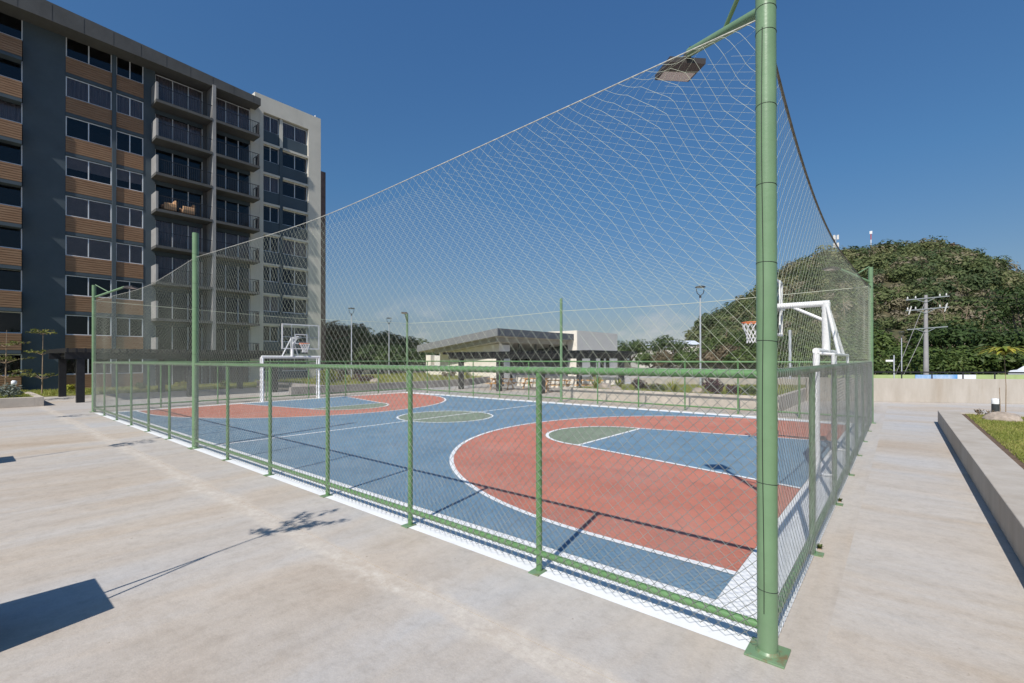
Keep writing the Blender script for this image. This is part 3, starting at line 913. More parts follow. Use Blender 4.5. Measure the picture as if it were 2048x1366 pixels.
def window(X, y0, y1, z0, z1, mull, cur=None, par=apt):
    b = B()
    w_ = 0.055
    ys = [y0] + list(mull) + [y1]
    b.box(X - 0.06, X, y0, y1, z0, z0 + w_)
    b.box(X - 0.06, X, y0, y1, z1 - w_, z1)
    for q in ys:
        hw = w_ / 2
        a, c = q - hw, q + hw
        if q == y0: a, c = y0, y0 + w_
        if q == y1: a, c = y1 - w_, y1
        b.box(X - 0.058, X + 0.003, a, c, z0 + w_, z1 - w_)
    fr_ = b.build('window', 'frame', par)
    for a, c in zip(ys[:-1], ys[1:]):
        B().box(X - 0.036, X - 0.028, a + 0.03, c - 0.03, z0 + 0.03, z1 - 0.03).build('pane', 'glass', fr_)
    if cur:
        zc = z0 + 0.02 if cur == 'curtain' else z0 + (z1 - z0) * 0.42
        n_ = int((y1 - y0) / 0.06)
        vs, fs = [], []
        for k in range(n_ + 1):
            y = y0 + 0.03 + (y1 - y0 - 0.06) * k / n_
            x = X - 0.13 + (0.028 * math.sin(k * 1.9) if cur == 'curtain' else 0)
            vs += [(x, y, zc), (x, y, z1)]
        for k in range(n_):
            fs.append((2 * k, 2 * k + 2, 2 * k + 3, 2 * k + 1))
        B().add(vs, fs).build('curtain', 'curtain' if cur == 'curtain' else 'blind', fr_)
    return fr_
def timber(X, y0, y1, z0, z1):
    b = B()
    n_ = 7
    h_ = (z1 - z0) / n_
    for k in range(n_):
        b.box(X - 0.05, X + 0.03, y0, y1, z0 + k * h_ + 0.034, z0 + (k + 1) * h_)
    b.box(X - 0.09, X - 0.02, y0 + 0.004, y1 - 0.004, z0 + 0.004, z1 - 0.004)
    return b.build('timber_band', 'wood', apt)
CA = [None, 'curtain', None, None, 'blind', 'blind2', 'blind2', None, None]
curA = [None, None, None, 'blind2', 'blind2', 'blind', None, 'curtain', None]
curL = [None, None, None, None, None, None, 'curtain', None, None]
for i in range(FL):
    s0, s1 = SZ[i], SZ[i] + 1.375
    bz0 = s0 - 1.09 if i else 0.05
    for (y0, y1, X, ml, cu) in ((1.37, 3.80, XF, [2.55], curA[i]), (4.03, 5.63, XF, [4.83], curA[i]), (-5.2, -0.66, XF, [-3.2], curL[i])):
        left = y1 < 0
        zs = lambda z: z
        c_ = 'curtain' if cu == 'curtain' else ('blind' if cu == 'blind' else None)
        fr_ = window(X - 0.04, y0 + 0.004, y1 - 0.004, zs(s0), zs(s1), ml, c_)
        if cu == 'blind2':
            B().box(X - 0.13, X - 0.12, y0 + 0.04, y1 - 0.04, zs(s0) + 0.02, zs(s1)).build('curtain', 'blind', fr_)
        if left:                    # the left bay's parapets stand well proud of its windows
            zs = lambda z: 2.076 + (z - 2.076) * 0.987
            ab('parapet', 'bluegrey', X - 0.4, X + 0.50, y0 + 0.003, y1 - 0.08, zs(bz0) + 0.004, zs(s0) - 0.03)
            X = X + 0.56
            y1 -= 0.07
        timber(X, y0 + 0.003, y1 - 0.003, zs(bz0), zs(s0) - 0.004)
        if i:
            ab('band', 'bluegrey', XF - 0.4, X + 0.035, y0 + 0.003, y1 - 0.003, zs(s0 - 1.09 - 0.22), zs(s0 - 1.09))
# balconies
XB = -41.7
ab('fin', 'slab_sunlit', -44.6, XB, 9.82, 10.06, 2.2, 24.2)
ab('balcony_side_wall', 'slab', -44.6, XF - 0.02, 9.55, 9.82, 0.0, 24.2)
ab('balcony_back_wall', 'cream', -44.6, XF - 0.02, 13.16, 13.9, 0.0, 25.3)
for i in range(FL):
    zf = SZ[i] - 1.52
    head = SZ[i] + 1.20
    for (y0, y1, ml, kind) in ((6.36, 9.55, [7.50, 8.55], 'a'), (10.06, 13.16, [11.26, 12.23], 'b')):
        cu = {('a', 8): 'curtain', ('a', 7): 'curtain', ('a', 5): None, ('a', 4): 'curtain'}.get((kind, i), 'curtain' if (i * 3 + (kind == 'b')) % 4 == 1 else None)
        window(XF - 0.16, y0 + 0.004, y1 - 0.004, max(0.05, zf + 0.23), head, ml, cu)
    if i == 0:
        continue
    ab('lintel', 'spandrel', -44.6, XF - 0.10, 6.364, 9.546, zf - 0.32, zf - 0.003)
    ab('lintel', 'spandrel', -44.6, XF - 0.10, 10.064, 13.156, zf - 0.32, zf - 0.003)
    for (y0, y1, kind) in ((6.10, 9.815, 'a'), (10.065, 13.42, 'b')):
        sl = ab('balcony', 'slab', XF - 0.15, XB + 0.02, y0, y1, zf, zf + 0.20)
        r_ = B()
        r_.box(XB - 0.06, XB - 0.02, y0 + 0.05, y1 - 0.02, zf + 1.20, zf + 1.24)
        n_ = int((y1 - y0) / 0.13)
        for k in range(n_):
            y = y0 + 0.12 + (y1 - y0 - 0.2) * k / (n_ - 1)
            r_.box(XB - 0.048, XB - 0.032, y - 0.008, y + 0.008, zf + 0.20, zf + 1.20)
        if kind == 'b':
            r_.box(XF + 0.02, XB - 0.06, y1 - 0.06, y1 - 0.02, zf + 1.20, zf + 1.24)
            for k in range(3):
                x = XF + 0.05 + k * 0.58
                r_.box(x, x + 0.03, y1 - 0.055, y1 - 0.03, zf + 0.20, zf + 1.20)
        r_.build('railing', 'rail', sl)
        if kind == 'a':
            B().box(XF + 0.02, XB + 0.02, y0 + 0.002, y0 + 0.14, zf + 0.203, zf + 1.48).build('side_panel', 'slab_sunlit', sl)
        else:
            B().box(XF + 0.5, XB - 0.1, y1 - 0.05, y1 - 0.04, zf + 0.28, zf + 1.15).build('end_panel', 'rail', sl)
# two tan armchairs on the fifth balcony (a thing each)
for k, y in enumerate((7.05, 8.25)):
    z = SZ[5] - 1.52 + 0.20
    t = thing('armchair', (-42.35, y, z), ('tan armchair on the fifth floor balcony, nearer its left end wall', 'tan armchair on the fifth floor balcony, farther from its left end wall')[k], 'armchair', 'armchairs on the balcony')
    B().box(-0.38, 0.38, -0.40, 0.40, 0.12, 0.46).build('seat', 'chair', t, abs_=False, bevel=0.06)
    B().box(-0.38, 0.30, 0.30, 0.48, 0.40, 0.98).build('backrest', 'chair', t, abs_=False, bevel=0.08)
    for sx in (-1, 1):
        B().box(sx * 0.38 - 0.08, sx * 0.38 + 0.08, -0.40, 0.42, 0.14, 0.66).build('armrest', 'chair', t, abs_=False, bevel=0.05)
    for sx in (-1, 1):
        for sy in (-1, 1):
            B().bar((sx * 0.33, sy * 0.33, 0), (sx * 0.33, sy * 0.33, 0.13), 0.04).build('leg', 'black', t, abs_=False)
# eave slab
b = B()
b.prism([(-45, -22), (-41.6, -22), (-41.6, 0), (-41.85, 13.55), (-45, 13.55)], 24.10, [25.9, 25.9, 25.30, 24.72, 24.72])
eave = b.build('eave', 'slab', apt)
b = B()
for k in range(10):
    y = -1.0 + k * 1.55
    x = -41.6 - 0.25 * max(0, y) / 13.55
    b.box(x - 0.02, x + 0.006, y, y + 0.02, 24.14, 24.7 + 0.04 * max(0, 13 - y) * 0.9)
b.build('eave_joint', 'rail', eave)
# white end section
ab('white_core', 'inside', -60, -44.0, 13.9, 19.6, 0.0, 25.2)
ab('white_pier', 'cream', -44.2, XF, 13.90, 14.24, 0.0, 24.25)
ab('white_pier', 'cream', -60, XF, 18.37, 19.62, 0.0, 24.25)
ab('white_parapet', 'cream', -60, XF, 13.52, 19.62, 24.25, 25.72)
ab('white_divider', 'spandrel', -44.2, XF - 0.14, 15.70, 16.0, 0.0, 24.25)
for i in range(FL):
    s0, s1 = SZ[i] - 0.06, SZ[i] + 1.36
    for (y0, y1, ml) in ((14.24, 15.70, 14.95), (16.0, 18.37, 17.18)):
        window(XF - 0.30, y0 + 0.004, y1 - 0.004, s0, s1, [ml], 'curtain' if (i * 5 + int(y0)) % 4 == 0 or i == 8 else None)
        ab('spandrel', 'spandrel', -44.2, XF - 0.20, y0 + 0.003, y1 - 0.003, max(0.0, s0 - 1.10), s0 - 0.003)
        if i:
            ab('white_ledge', 'cream', -44.2, XF - 0.02, y0 + 0.003, y1 - 0.003, s0 - 1.30, s0 - 1.103)
ab('white_divider_cap', 'cream', -44.2, XF - 0.1, 15.71, 15.99, 21.6, 24.24)
ab('rear_wing', 'brick', -60, -43.7, 19.625, 20.5, 0.0, 20.9)
ab('back_shell', 'bluegrey', -61, -60.0, -22, 19.6, 0.0, 25.0)
B().tube([(XF - 0.5, 19.3, 25.7), (XF - 0.5, 19.3, 26.1)], 0.05, 8).build('roof_vent', 'white', apt)

# ------------------------------------------------------------------ foliage helpers
def leaf_cloud(blobs, count, size, seed, shell=0.45, up=0.35, soft=False, jit=0.10):
    """blobs: list of (cx,cy,cz, rx,ry,rz, tint); returns verts, faces, tints"""
    rs = np.random.RandomState(seed)
    blobs = np.asarray(blobs, float)
    vol = np.prod(blobs[:, 3:6], axis=1) ** 0.7
    idx = rs.choice(len(blobs), count, p=vol / vol.sum())
    d = rs.normal(size=(count, 3))
    d /= np.linalg.norm(d, axis=1, keepdims=True)
    rad = (shell + (1 - shell) * rs.rand(count)) ** 0.7 * (0.9 + 0.25 * rs.rand(count))
    p = blobs[idx, :3] + d * blobs[idx, 3:6] * rad[:, None]
    nrm = (d * 1.0 + rs.normal(size=(count, 3)) * 0.35 + np.array([0, 0, up])) if soft else (d * 0.7 + rs.normal(size=(count, 3)) * 0.6 + np.array([0, 0, up]))
    nrm /= np.linalg.norm(nrm, axis=1, keepdims=True)
    a = np.cross(nrm, rs.normal(size=(count, 3)))
    a /= np.linalg.norm(a, axis=1, keepdims=True)
    b_ = np.cross(nrm, a)
    s = size * (0.6 + 0.8 * rs.rand(count))[:, None]
    V = np.stack([p - a * s, p - b_ * s * 0.45 + nrm * s * 0.12, p + a * s, p + b_ * s * 0.45 + nrm * s * 0.12], 1).reshape(-1, 3)
    F = np.arange(count * 4).reshape(-1, 4)
    tint = np.clip(blobs[idx, 6] + rs.normal(size=count) * jit, 0, 1)
    return V, F, tint

def dome_blobs(R, H, z0, n_, seed, tint=0.4, spread=0.18):
    rs = random.Random(seed)
    out = []
    for k in range(n_):
        t = k / max(1, n_ - 1)
        a = k * 2.399 + rs.random()
        rr = R * (0.72 * math.sqrt(rs.random()))
        zz = z0 + H * (0.25 + 0.6 * (1 - (rr / R) ** 2) * (0.55 + 0.45 * rs.random()))
        s = R * (0.26 + 0.20 * rs.random())
        out.append((rr * math.cos(a), rr * math.sin(a), zz, s, s, s * 0.72, tint + rs.uniform(-spread, spread)))
    return out

def make_tree(name, label, cat, loc, R, H, trunk_h, leaves, lsize, m, seed, group=None, tint=0.4, nb=12, bark='bark', flat=1.0):
    t = thing(name, loc, label, cat, group)
    bl = dome_blobs(R, H - trunk_h, trunk_h - 0.1 * H, nb, seed, tint)
    rs = random.Random(seed + 9)
    b = B()
    r0 = max(0.05, 0.035 * H)
    lean = (rs.uniform(-0.05, 0.05) * H, rs.uniform(-0.05, 0.05) * H)
    fork = (lean[0], lean[1], trunk_h * 0.8)
    b.tube([(0, 0, -0.3), (lean[0] * 0.4, lean[1] * 0.4, trunk_h * 0.4), fork], [r0, r0 * 0.8, r0 * 0.62], 8)
    for q in bl[::2]:
        mid = tuple((f + c_) / 2 + rs.uniform(-0.1, 0.1) * R for f, c_ in zip(fork, q[:3]))
        b.tube([fork, mid, q[:3]], [r0 * 0.5, r0 * 0.3, r0 * 0.08], 6)
    b.build('trunk', bark, t, abs_=False)
    V, F, T = leaf_cloud(bl, leaves, lsize, seed, 0.5, 0.6, True)
    raw_mesh('crown', V, F, m, t, T)
    return t

def shrub(name, label, loc, R, H, leaves, lsize, m, seed, group=None, tint=0.5):
    t = thing(name, loc, label, 'plant', group)
    rs = random.Random(seed)
    b = B()
    for k in range(5):
        a = rs.random() * 6.28
        b.tube([(0, 0, -0.03), (0.3 * R * math.cos(a), 0.3 * R * math.sin(a), H * 0.4), (0.6 * R * math.cos(a), 0.6 * R * math.sin(a), H * 0.8)], [0.012, 0.009, 0.004], 5)
    b.build('stem', 'twig', t, abs_=False)
    bl = [(rs.uniform(-0.5, 0.5) * R, rs.uniform(-0.5, 0.5) * R, H * rs.uniform(0.3, 0.7), R * 0.5, R * 0.5, H * 0.35, tint + rs.uniform(-0.2, 0.2)) for _ in range(7)]
    V, F, T = leaf_cloud(bl, leaves, lsize, seed, 0.2, 0.6)
    V[:, 2] = np.maximum(V[:, 2], 0.01)
    raw_mesh('foliage', V, F, m, t, T)
    return t

def spiky(name, label, loc, H, n_, m, seed, group=None):
    """plant of long arching blade leaves"""
    t = thing(name, loc, label, 'plant', group)
    rs = np.random.RandomState(seed)
    V, F, T = [], [], []
    for k in range(n_):
        a = rs.rand() * 6.28
        L = H * (0.7 + 0.5 * rs.rand())
        out = 0.25 + 0.6 * rs.rand()
        w_ = 0.03 * H + 0.012
        prev = None
        base = len(V)
        for q in range(4):
            s = q / 3
            r = L * out * s
            z = L * (s - 0.45 * out * s * s)
            ww = w_ * (1 - s) ** 0.7 + 0.002
            V.append((r * math.cos(a) - ww * math.sin(a), r * math.sin(a) + ww * math.cos(a), z))
            V.append((r * math.cos(a) + ww * math.sin(a), r * math.sin(a) - ww * math.cos(a), z))
        tt = rs.rand()
        for q in range(3):
            F.append((base + 2 * q, base + 2 * q + 1, base + 2 * q + 3, base + 2 * q + 2)); T.append(tt)
    raw_mesh('foliage', V, F, m, t, T)
    B().tube([(0, 0, -0.03), (0, 0, H * 0.15)], [0.03, 0.02], 6).build('stem', 'twig', t, abs_=False)
    return t

def grass_patch(name, poly, z, dens, h, seed):
    """blades in the bounding box of a convex polygon"""
    rs = np.random.RandomState(seed)
    P = np.array(poly)
    lo, hi = P.min(0), P.max(0)
    area = (hi - lo).prod()
    n_ = int(area * dens)
    q = lo + rs.rand(n_, 2) * (hi - lo)
    ok = np.ones(n_, bool)
    s = 0
    for i in range(len(P)):
        a, b_ = P[i], P[(i + 1) % len(P)]
        s += a[0] * b_[1] - a[1] * b_[0]
    for i in range(len(P)):
        a, b_ = P[i], P[(i + 1) % len(P)]
        cr = (b_[0] - a[0]) * (q[:, 1] - a[1]) - (b_[1] - a[1]) * (q[:, 0] - a[0])
        ok &= (cr * s > 0)
    q = q[ok]; n_ = len(q)
    a = rs.rand(n_) * 6.28
    hh = h * (0.5 + 0.9 * rs.rand(n_))
    w_ = 0.15 * h + 0.003
    tip = np.stack([q[:, 0] + hh * 0.7 * rs.normal(size=n_) * 0.7, q[:, 1] + hh * 0.7 * rs.normal(size=n_) * 0.7, z + hh], 1)
    l_ = np.stack([q[:, 0] + w_ * np.cos(a), q[:, 1] + w_ * np.sin(a), np.full(n_, z)], 1)
    r_ = np.stack([q[:, 0] - w_ * np.cos(a), q[:, 1] - w_ * np.sin(a), np.full(n_, z)], 1)
    V = np.stack([l_, r_, tip], 1).reshape(-1, 3)
    patch = 0.5 + 0.5 * np.sin(q[:, 0] * 1.3 + 2 * np.sin(q[:, 1] * 0.9)) * np.sin(q[:, 1] * 1.1)
    T = np.clip(0.25 + 0.4 * patch + 0.25 * rs.normal(size=n_), 0, 1)
    o = raw_mesh(name, V, np.arange(n_ * 3).reshape(-1, 3), 'grass', None, T)
    return tag(o, kind='stuff')

def rock(name, label, loc, sx, sy, sz, seed, group=None):
    rs = np.random.RandomState(seed)
    import bmesh
    bm = bmesh.new()
    bmesh.ops.create_icosphere(bm, subdivisions=3, radius=1)
    dirs = rs.normal(size=(9, 3)); dirs /= np.linalg.norm(dirs, axis=1, keepdims=True)
    for v in bm.verts:
        p = np.array(v.co)
        k = 1.0
        for d in dirs:
            c_ = p @ d
            if c_ > 0.72: k = min(k, 0.72 / c_ + 0.06)
        k *= 1 + 0.05 * math.sin(7 * p[0] + 5 * p[1]) * math.sin(6 * p[2] + 3 * p[1])
        v.co = Vector((p[0] * k * sx, p[1] * k * sy, max(-0.3, p[2] * k) * sz))
    me = bpy.data.meshes.new(name)
    bm.to_mesh(me); bm.free()
    me.materials.append(M['rock'])
    o = link(name, me)
    o.location = loc
    return tag(o, label, 'rock', group)

# ------------------------------------------------------------------ left: long black pergola, planter, lawn
pg = thing('long_pergola', (-32.8, 0.4, 0), 'long black steel pergola standing in front of the apartment block', 'pergola')
for y in (0.4, 5.0, 9.6):
    for x in (-30.0, -35.6):
        box('post', 'black', pg, x - 0.15, x + 0.15, y - 0.15, y + 0.15, 0.0, 2.12)
for x in (-30.0, -35.6):
    box('beam', 'black', pg, x - 0.10, x + 0.10, -0.15, 10.2, 2.12, 2.44)
for y in (0.4, 5.0, 9.6):
    box('cross_beam', 'black', pg, -36.9, -30.10, y - 0.09, y + 0.09, 2.14, 2.42)
rme = None
for k in range(33):
    y = -0.1 + k * 0.32
    if rme is None:
        o = B().box(-0.03, 0.03, -0.03, 0.03, 2.443, 2.60).build('rafter', 'black', pg, abs_=False)
        bm_ = B().box(-36.9 + 32.8, -29.6 + 32.8, -0.04, 0.04, 2.443, 2.64)
        bpy.data.objects.remove(o)
        o = bm_.build('rafter', 'black', pg, abs_=False); rme = o.data
    else:
        o = link('rafter', rme, pg)
    o.location = (0, y - 0.4, 0)


# low planter walls filled with soil
def planter(name, label, x0, x1, y0, y1, h, wall, m, soil_m='soil', bev=0.012):
    t = thing(name, ((x0 + x1) / 2, (y0 + y1) / 2, 0), label, 'planter')
    box('wall', m, t, x0, x1, y0, y0 + wall, 0.0, h, bev)
    box('wall', m, t, x0, x1, y1 - wall, y1, 0.0, h, bev)
    box('wall', m, t, x0, x0 + wall, y0 + wall + 0.001, y1 - wall - 0.001, 0.0, h, bev)
    box('wall', m, t, x1 - wall, x1, y0 + wall + 0.001, y1 - wall - 0.001, 0.0, h, bev)
    box('soil', soil_m, t, x0 + wall + 0.002, x1 - wall - 0.002, y0 + wall + 0.002, y1 - wall - 0.002, 0.0, h - 0.06)
    return t
planter('low_planter', 'low concrete planter with grass and a silvery bush at the left edge', -34.2, -28.95, -9.0, -0.95, 0.42, 0.28, 'wall', 'grassland')
tag(B().box(-42.6, -36.2, -16, 19.5, 0.0, 0.06).build('lawn', 'grassland'), kind='structure')
grass_patch('lawn_grass', [(-42.6, -6), (-36.2, -6), (-36.2, 19.5), (-42.6, 19.5)], 0.06, 90, 0.13, 3)
grass_patch('planter_grass', [(-33.9, -4.0), (-29.25, -4.0), (-29.25, -1.25), (-33.9, -1.25)], 0.36, 220, 0.10, 4)
shrub('silver_bush', 'silvery grey lavender bush in the low planter at the left edge', (-29.9, -1.95, 0.36), 0.62, 0.75, 420, 0.07, 'leaf_grey', 11)
t = thing('bollard_light', (-31.0, -1.75, 0.36), 'small white globe light among the silvery bush at the left', 'lamp')
B().tube([(0, 0, 0), (0, 0, 0.55)], 0.03, 8).build('stem', 'lampdark', t, abs_=False)
B().tube([(0, 0, 0.55), (0, 0, 0.60), (0, 0, 0.72), (0, 0, 0.76)], [0.06, 0.10, 0.10, 0.05], 14).build('globe', 'white', t, abs_=False)

def tiered_tree(loc, H, tiers, label, seed, R=0.95, m='leaf_olive', group='young tiered trees'):
    """slim sapling whose branches come in flat whorls"""
    t = thing('young_tree', loc, label, 'tree', group)
    rs = random.Random(seed)
    b = B()
    b.tube([(0, 0, -0.02), (0.03, 0.02, H * 0.5), (0.0, 0.04, H)], [0.035, 0.024, 0.008], 8)
    bl = []
    for (zt, rr) in tiers:
        n_ = 6
        for k in range(n_):
            a = k * 6.283 / n_ + rs.random() * 0.5
            L = R * rr * rs.uniform(0.75, 1.1)
            rise = rs.uniform(0.05, 0.35) * L
            p1 = (L * 0.5 * math.cos(a), L * 0.5 * math.sin(a), zt + rise * 0.8)
            p2 = (L * math.cos(a), L * math.sin(a), zt + rise)
            b.tube([(0, 0, zt - 0.06), p1, p2], [0.012, 0.008, 0.003], 5)
            for s in (0.45, 0.7, 0.95):
                bl.append((L * s * math.cos(a), L * s * math.sin(a), zt + rise * (0.6 + 0.5 * s), 0.20, 0.20, 0.06, rs.uniform(0.1, 0.9)))
    b.build('trunk', 'twig', t, abs_=False)
    V, F, T = leaf_cloud(bl, 26 * len(bl) // 3, 0.075, seed, 0.1, 0.8)
    raw_mesh('crown', V, F, m, t, T)
    return t
tiered_tree((-37.4, -0.25, 0.06), 3.7, ((0.95, 1.05), (2.35, 0.85), (3.55, 0.72)), 'slim tiered sapling standing alone against the dark blue pier of the apartments', 21)
tiered_tree((-33.4, -1.9, 0.36), 3.2, ((0.9, 1.1), (1.6, 1.0), (2.4, 0.9)), 'slim tiered sapling cut by the left edge of the picture', 22)
for k, (x, y) in enumerate(((-38.5, 1.2), (-38.2, 4.5), (-38.9, 6.8), (-38.0, 9.4), (-38.6, 12.2))):
    shrub('lawn_shrub', ('yellowish shrub on the lawn between the sapling and the first pergola posts', 'green shrub on the lawn behind the first bay of the black pergola', 'yellowish shrub on the lawn behind the middle pergola posts', 'green shrub on the lawn behind the second bay of the black pergola', 'yellowish shrub on the lawn past the right end of the black pergola')[k], (x, y, 0.06), 0.45, 0.55, 160, 0.09, 'leaf' if k % 2 else 'leaf_lime', 30 + k, 'shrubs on the apartment lawn', 0.5)

# ------------------------------------------------------------------ box planters behind the camera line, whose shadows fall on the plaza
def box_planter(x, label):
    t = planter('box_planter', label, x - 0.42, x + 0.42, -6.4, -3.62, 0.86, 0.08, 'bluegrey')
    t['group'] = 'tall planter boxes left of the camera'
    tt = thing('planter_tree', (x + 0.10, -4.05, 0.80), label.replace('planter box', 'staked sapling in the planter box'), 'tree', 'saplings in the planter boxes')
    b = B()
    b.tube([(0, 0, 0), (0.01, 0.0, 1.1), (-0.02, 0.03, 2.15)], [0.016, 0.013, 0.009], 6)
    rs = random.Random(int(-x * 10))
    bl = []
    for k in range(9):
        a = k * 2.4
        L = rs.uniform(0.2, 0.48)
        p = (L * math.cos(a), L * math.sin(a), 2.1 + rs.uniform(0.25, 0.9))
        b.tube([(-0.02, 0.03, 2.1), (p[0] * 0.5, p[1] * 0.5, 2.1 + (p[2] - 2.1) * 0.6), p], [0.008, 0.006, 0.003], 5)
        for s in (0.5, 0.8, 1.0):
            bl.append((p[0] * s, p[1] * s, 2.1 + (p[2] - 2.1) * s, 0.11, 0.11, 0.06, 0.5))
    b.build('trunk', 'twig', tt, abs_=False)
    B().tube([(0.22, 0.05, 0.0), (-0.01, 0.02, 1.5)], 0.012, 6).build('stake', 'twig', tt, abs_=False)
    V, F, T = leaf_cloud(bl, 380, 0.04, 5, 0.0, 0.3)
    raw_mesh('crown', V, F, 'leaf', tt, T)
box_planter(-4.58, 'planter box casting the long dark shadow at the lower left')
box_planter(-13.45, 'planter box casting the second, smaller shadow at the left edge')
box_planter(-22.3, 'planter box farthest left, casting a thin shadow near the low planter')

# ------------------------------------------------------------------ right: long curb planter with lawn, rock, sapling
cp = thing('curb_planter', (3.5, 8, 0), 'long raised concrete planter with lawn along the right edge of the path', 'planter')
HP = 0.41
box('wall', 'wall_stain', cp, 1.66, 2.16, -6.0, 16.30, 0.0, HP, 0.012)
box('wall', 'wall_stain', cp, 1.66, 12.0, 16.302, 16.75, 0.0, HP, 0.012)
box('wall', 'wall_stain', cp, 11.6, 12.0, -6.0, 16.30, 0.0, HP, 0.012)
box('soil', 'soil', cp, 2.162, 11.598, -6.0, 16.30, 0.0, HP - 0.035)
tag(B().poly([(2.34, -5.9), (11.4, -5.9), (11.4, 16.05), (2.34, 16.05)], HP - 0.028).build('planter_lawn', 'grassland'), kind='structure')
grass_patch('lawn_grass', [(2.26, 4.0), (8.5, 4.0), (8.5, 16.15), (2.26, 16.15)], HP - 0.03, 1500, 0.042, 8)
rock('rock', 'broad flat brown rock on the lawn of the right planter, in front of the bollard', (2.88, 14.75, HP - 0.05), 0.44, 0.28, 0.27, 3)
t = thing('bollard_light', (2.90, 16.12, HP - 0.03), 'dark grey bollard light with white top on the right planter', 'bollard')
B().tube([(0, 0, 0), (0, 0, 0.36)], 0.09, 20).build('post', 'lampdark', t, abs_=False)
B().tube([(0, 0, 0.362), (0, 0, 0.50), (0, 0, 0.52)], [0.09, 0.09, 0.075], 20).build('light_head', 'white', t, abs_=False)
t = thing('palm_like_sapling', (3.10, 16.05, HP - 0.03), 'thin sapling with yellow green drooping leaves at the right edge', 'tree')
B().tube([(0, 0, 0), (0.01, 0.0, 0.9), (-0.02, 0.02, 1.85)], [0.014, 0.011, 0.008], 6).build('trunk', 'twig', t, abs_=False)
B().tube([(-0.10, -0.02, 0), (-0.13, -0.03, 0.85)], 0.009, 6).build('stake', 'twig', t, abs_=False)
rs = np.random.RandomState(2)
V, F, T = [], [], []
for k in range(70):
    a = rs.rand() * 6.28
    L = 0.34 + 0.40 * rs.rand()
    base = len(V)
    for q in range(5):
        s = q / 4
        r = L * s
        z = 1.80 + 0.34 * rs.rand() * 0 + L * (0.75 * s - 0.75 * s * s) + 0.18 * (k % 5) / 5
        ww = 0.048 * math.sin(math.pi * (0.12 + 0.86 * s)) + 0.002
        V.append((r * math.cos(a) - ww * math.sin(a) - 0.02, r * math.sin(a) + ww * math.cos(a) + 0.02, z))
        V.append((r * math.cos(a) + ww * math.sin(a) - 0.02, r * math.sin(a) - ww * math.cos(a) + 0.02, z))
    tt = rs.rand()
    for q in range(4):
        F.append((base + 2 * q, base + 2 * q + 1, base + 2 * q + 3, base + 2 * q + 2)); T.append(tt)
raw_mesh('crown', V, F, 'leaf_lime', t, T)
for k, (x, y) in enumerate(((2.55, 16.0), (2.78, 15.95), (3.75, 15.9), (4.1, 16.0))):
    shrub('dry_sprig', ('dry sprig at the left back corner of the right planter lawn', 'dry sprig just left of the brown rock and bollard', 'small green sprig just right of the thin sapling', 'small green sprig farthest right on the planter edge')[k], (x, y, HP - 0.03), 0.16, 0.22, 50, 0.03, 'leaf_dry' if k < 2 else 'leaf', 60 + k, 'sprigs along the planter edge')

for k, (y, lab) in enumerate(((2.25, 'tuft of weeds at the foot of the first post of the right fence'), (4.45, 'tuft of weeds at the foot of the second post of the right fence'))):
    spiky('weed', lab, (0.045, y + 0.13, 0.0), 0.06, 34, 'leaf', 400 + k)

# ------------------------------------------------------------------ far boundary wall, railing, lime fence
def wall_run(name, label, a, b_, h, th, m, cat='wall', z0=0.0):
    a, b_ = Vector((*a, 0)), Vector((*b_, 0))
    d = (b_ - a).normalized()
    nrm = Vector((-d.y, d.x, 0)) * th
    o = B().prism([(a.x, a.y), (b_.x, b_.y), (b_.x + nrm.x, b_.y + nrm.y), (a.x + nrm.x, a.y + nrm.y)], z0, h).build(name, m, bevel=0.012)
    return tag(o, label, cat)
WA, WB = Vector((-2.86, 23.77)), Vector((16.0, 33.4))
wall_run('boundary_wall', 'long cream concrete wall closing the back of the plaza on the right', WA, WB, 1.13, 0.22, 'wall_stain')
wall_run('garden_wall', 'low cream wall closing the back of the planted bed behind the far fence', (-11.7, 22.5), (-2.72, 28.2), 0.95, 0.2, 'wall_stain')
wd = (WB - WA).normalized()
wn = Vector((-wd.y, wd.x))
rl = thing('railing', (WA.x, WA.y, 1.13), 'low black railing along the top of the long cream wall', 'railing')
L = (WB - WA).length
def onw(s, off, z): 
    p = WA + wd * s + wn * off
    return (p.x, p.y, z)
B().bar(onw(0.2, 0.11, 1.44), onw(L - 0.1, 0.11, 1.44), 0.06).build('top_rail', 'black', rl)
s = 0.4
while s < L:
    B().bar(onw(s, 0.11, 1.13), onw(s, 0.11, 1.41), 0.05).build('post', 'black', rl)
    s += 1.25
# sports field fence far behind the railing
lf = thing('lime_fence', (8, 42, 0), 'lime green panel fence beyond the black railing', 'fence')
fa, fb = Vector((-4.0, 44.4)), Vector((22.0, 66.0))
fd = (fb - fa).normalized()
for k in range(17):
    p, q = fa + fd * (k * 2.0), fa + fd * (k * 2.0 + 1.985)
    nx = Vector((-fd.y, fd.x)) * 0.06
    B().prism([(p.x, p.y), (q.x, q.y), (q.x + nx.x, q.y + nx.y), (p.x + nx.x, p.y + nx.y)], -0.1, 0.72).build('panel', 'lime', lf)
def banner(s0, s1, m, label):
    p, q = fa + fd * s0, fa + fd * s1
    o1, o2 = Vector((fd.y, -fd.x)) * 0.03, Vector((fd.y, -fd.x)) * 0.06
    o = B().prism([(p.x + o2.x, p.y + o2.y), (q.x + o2.x, q.y + o2.y), (q.x + o1.x, q.y + o1.y), (p.x + o1.x, p.y + o1.y)], 0.0, 0.72).build('banner', m)
    tag(o, label, 'banner')

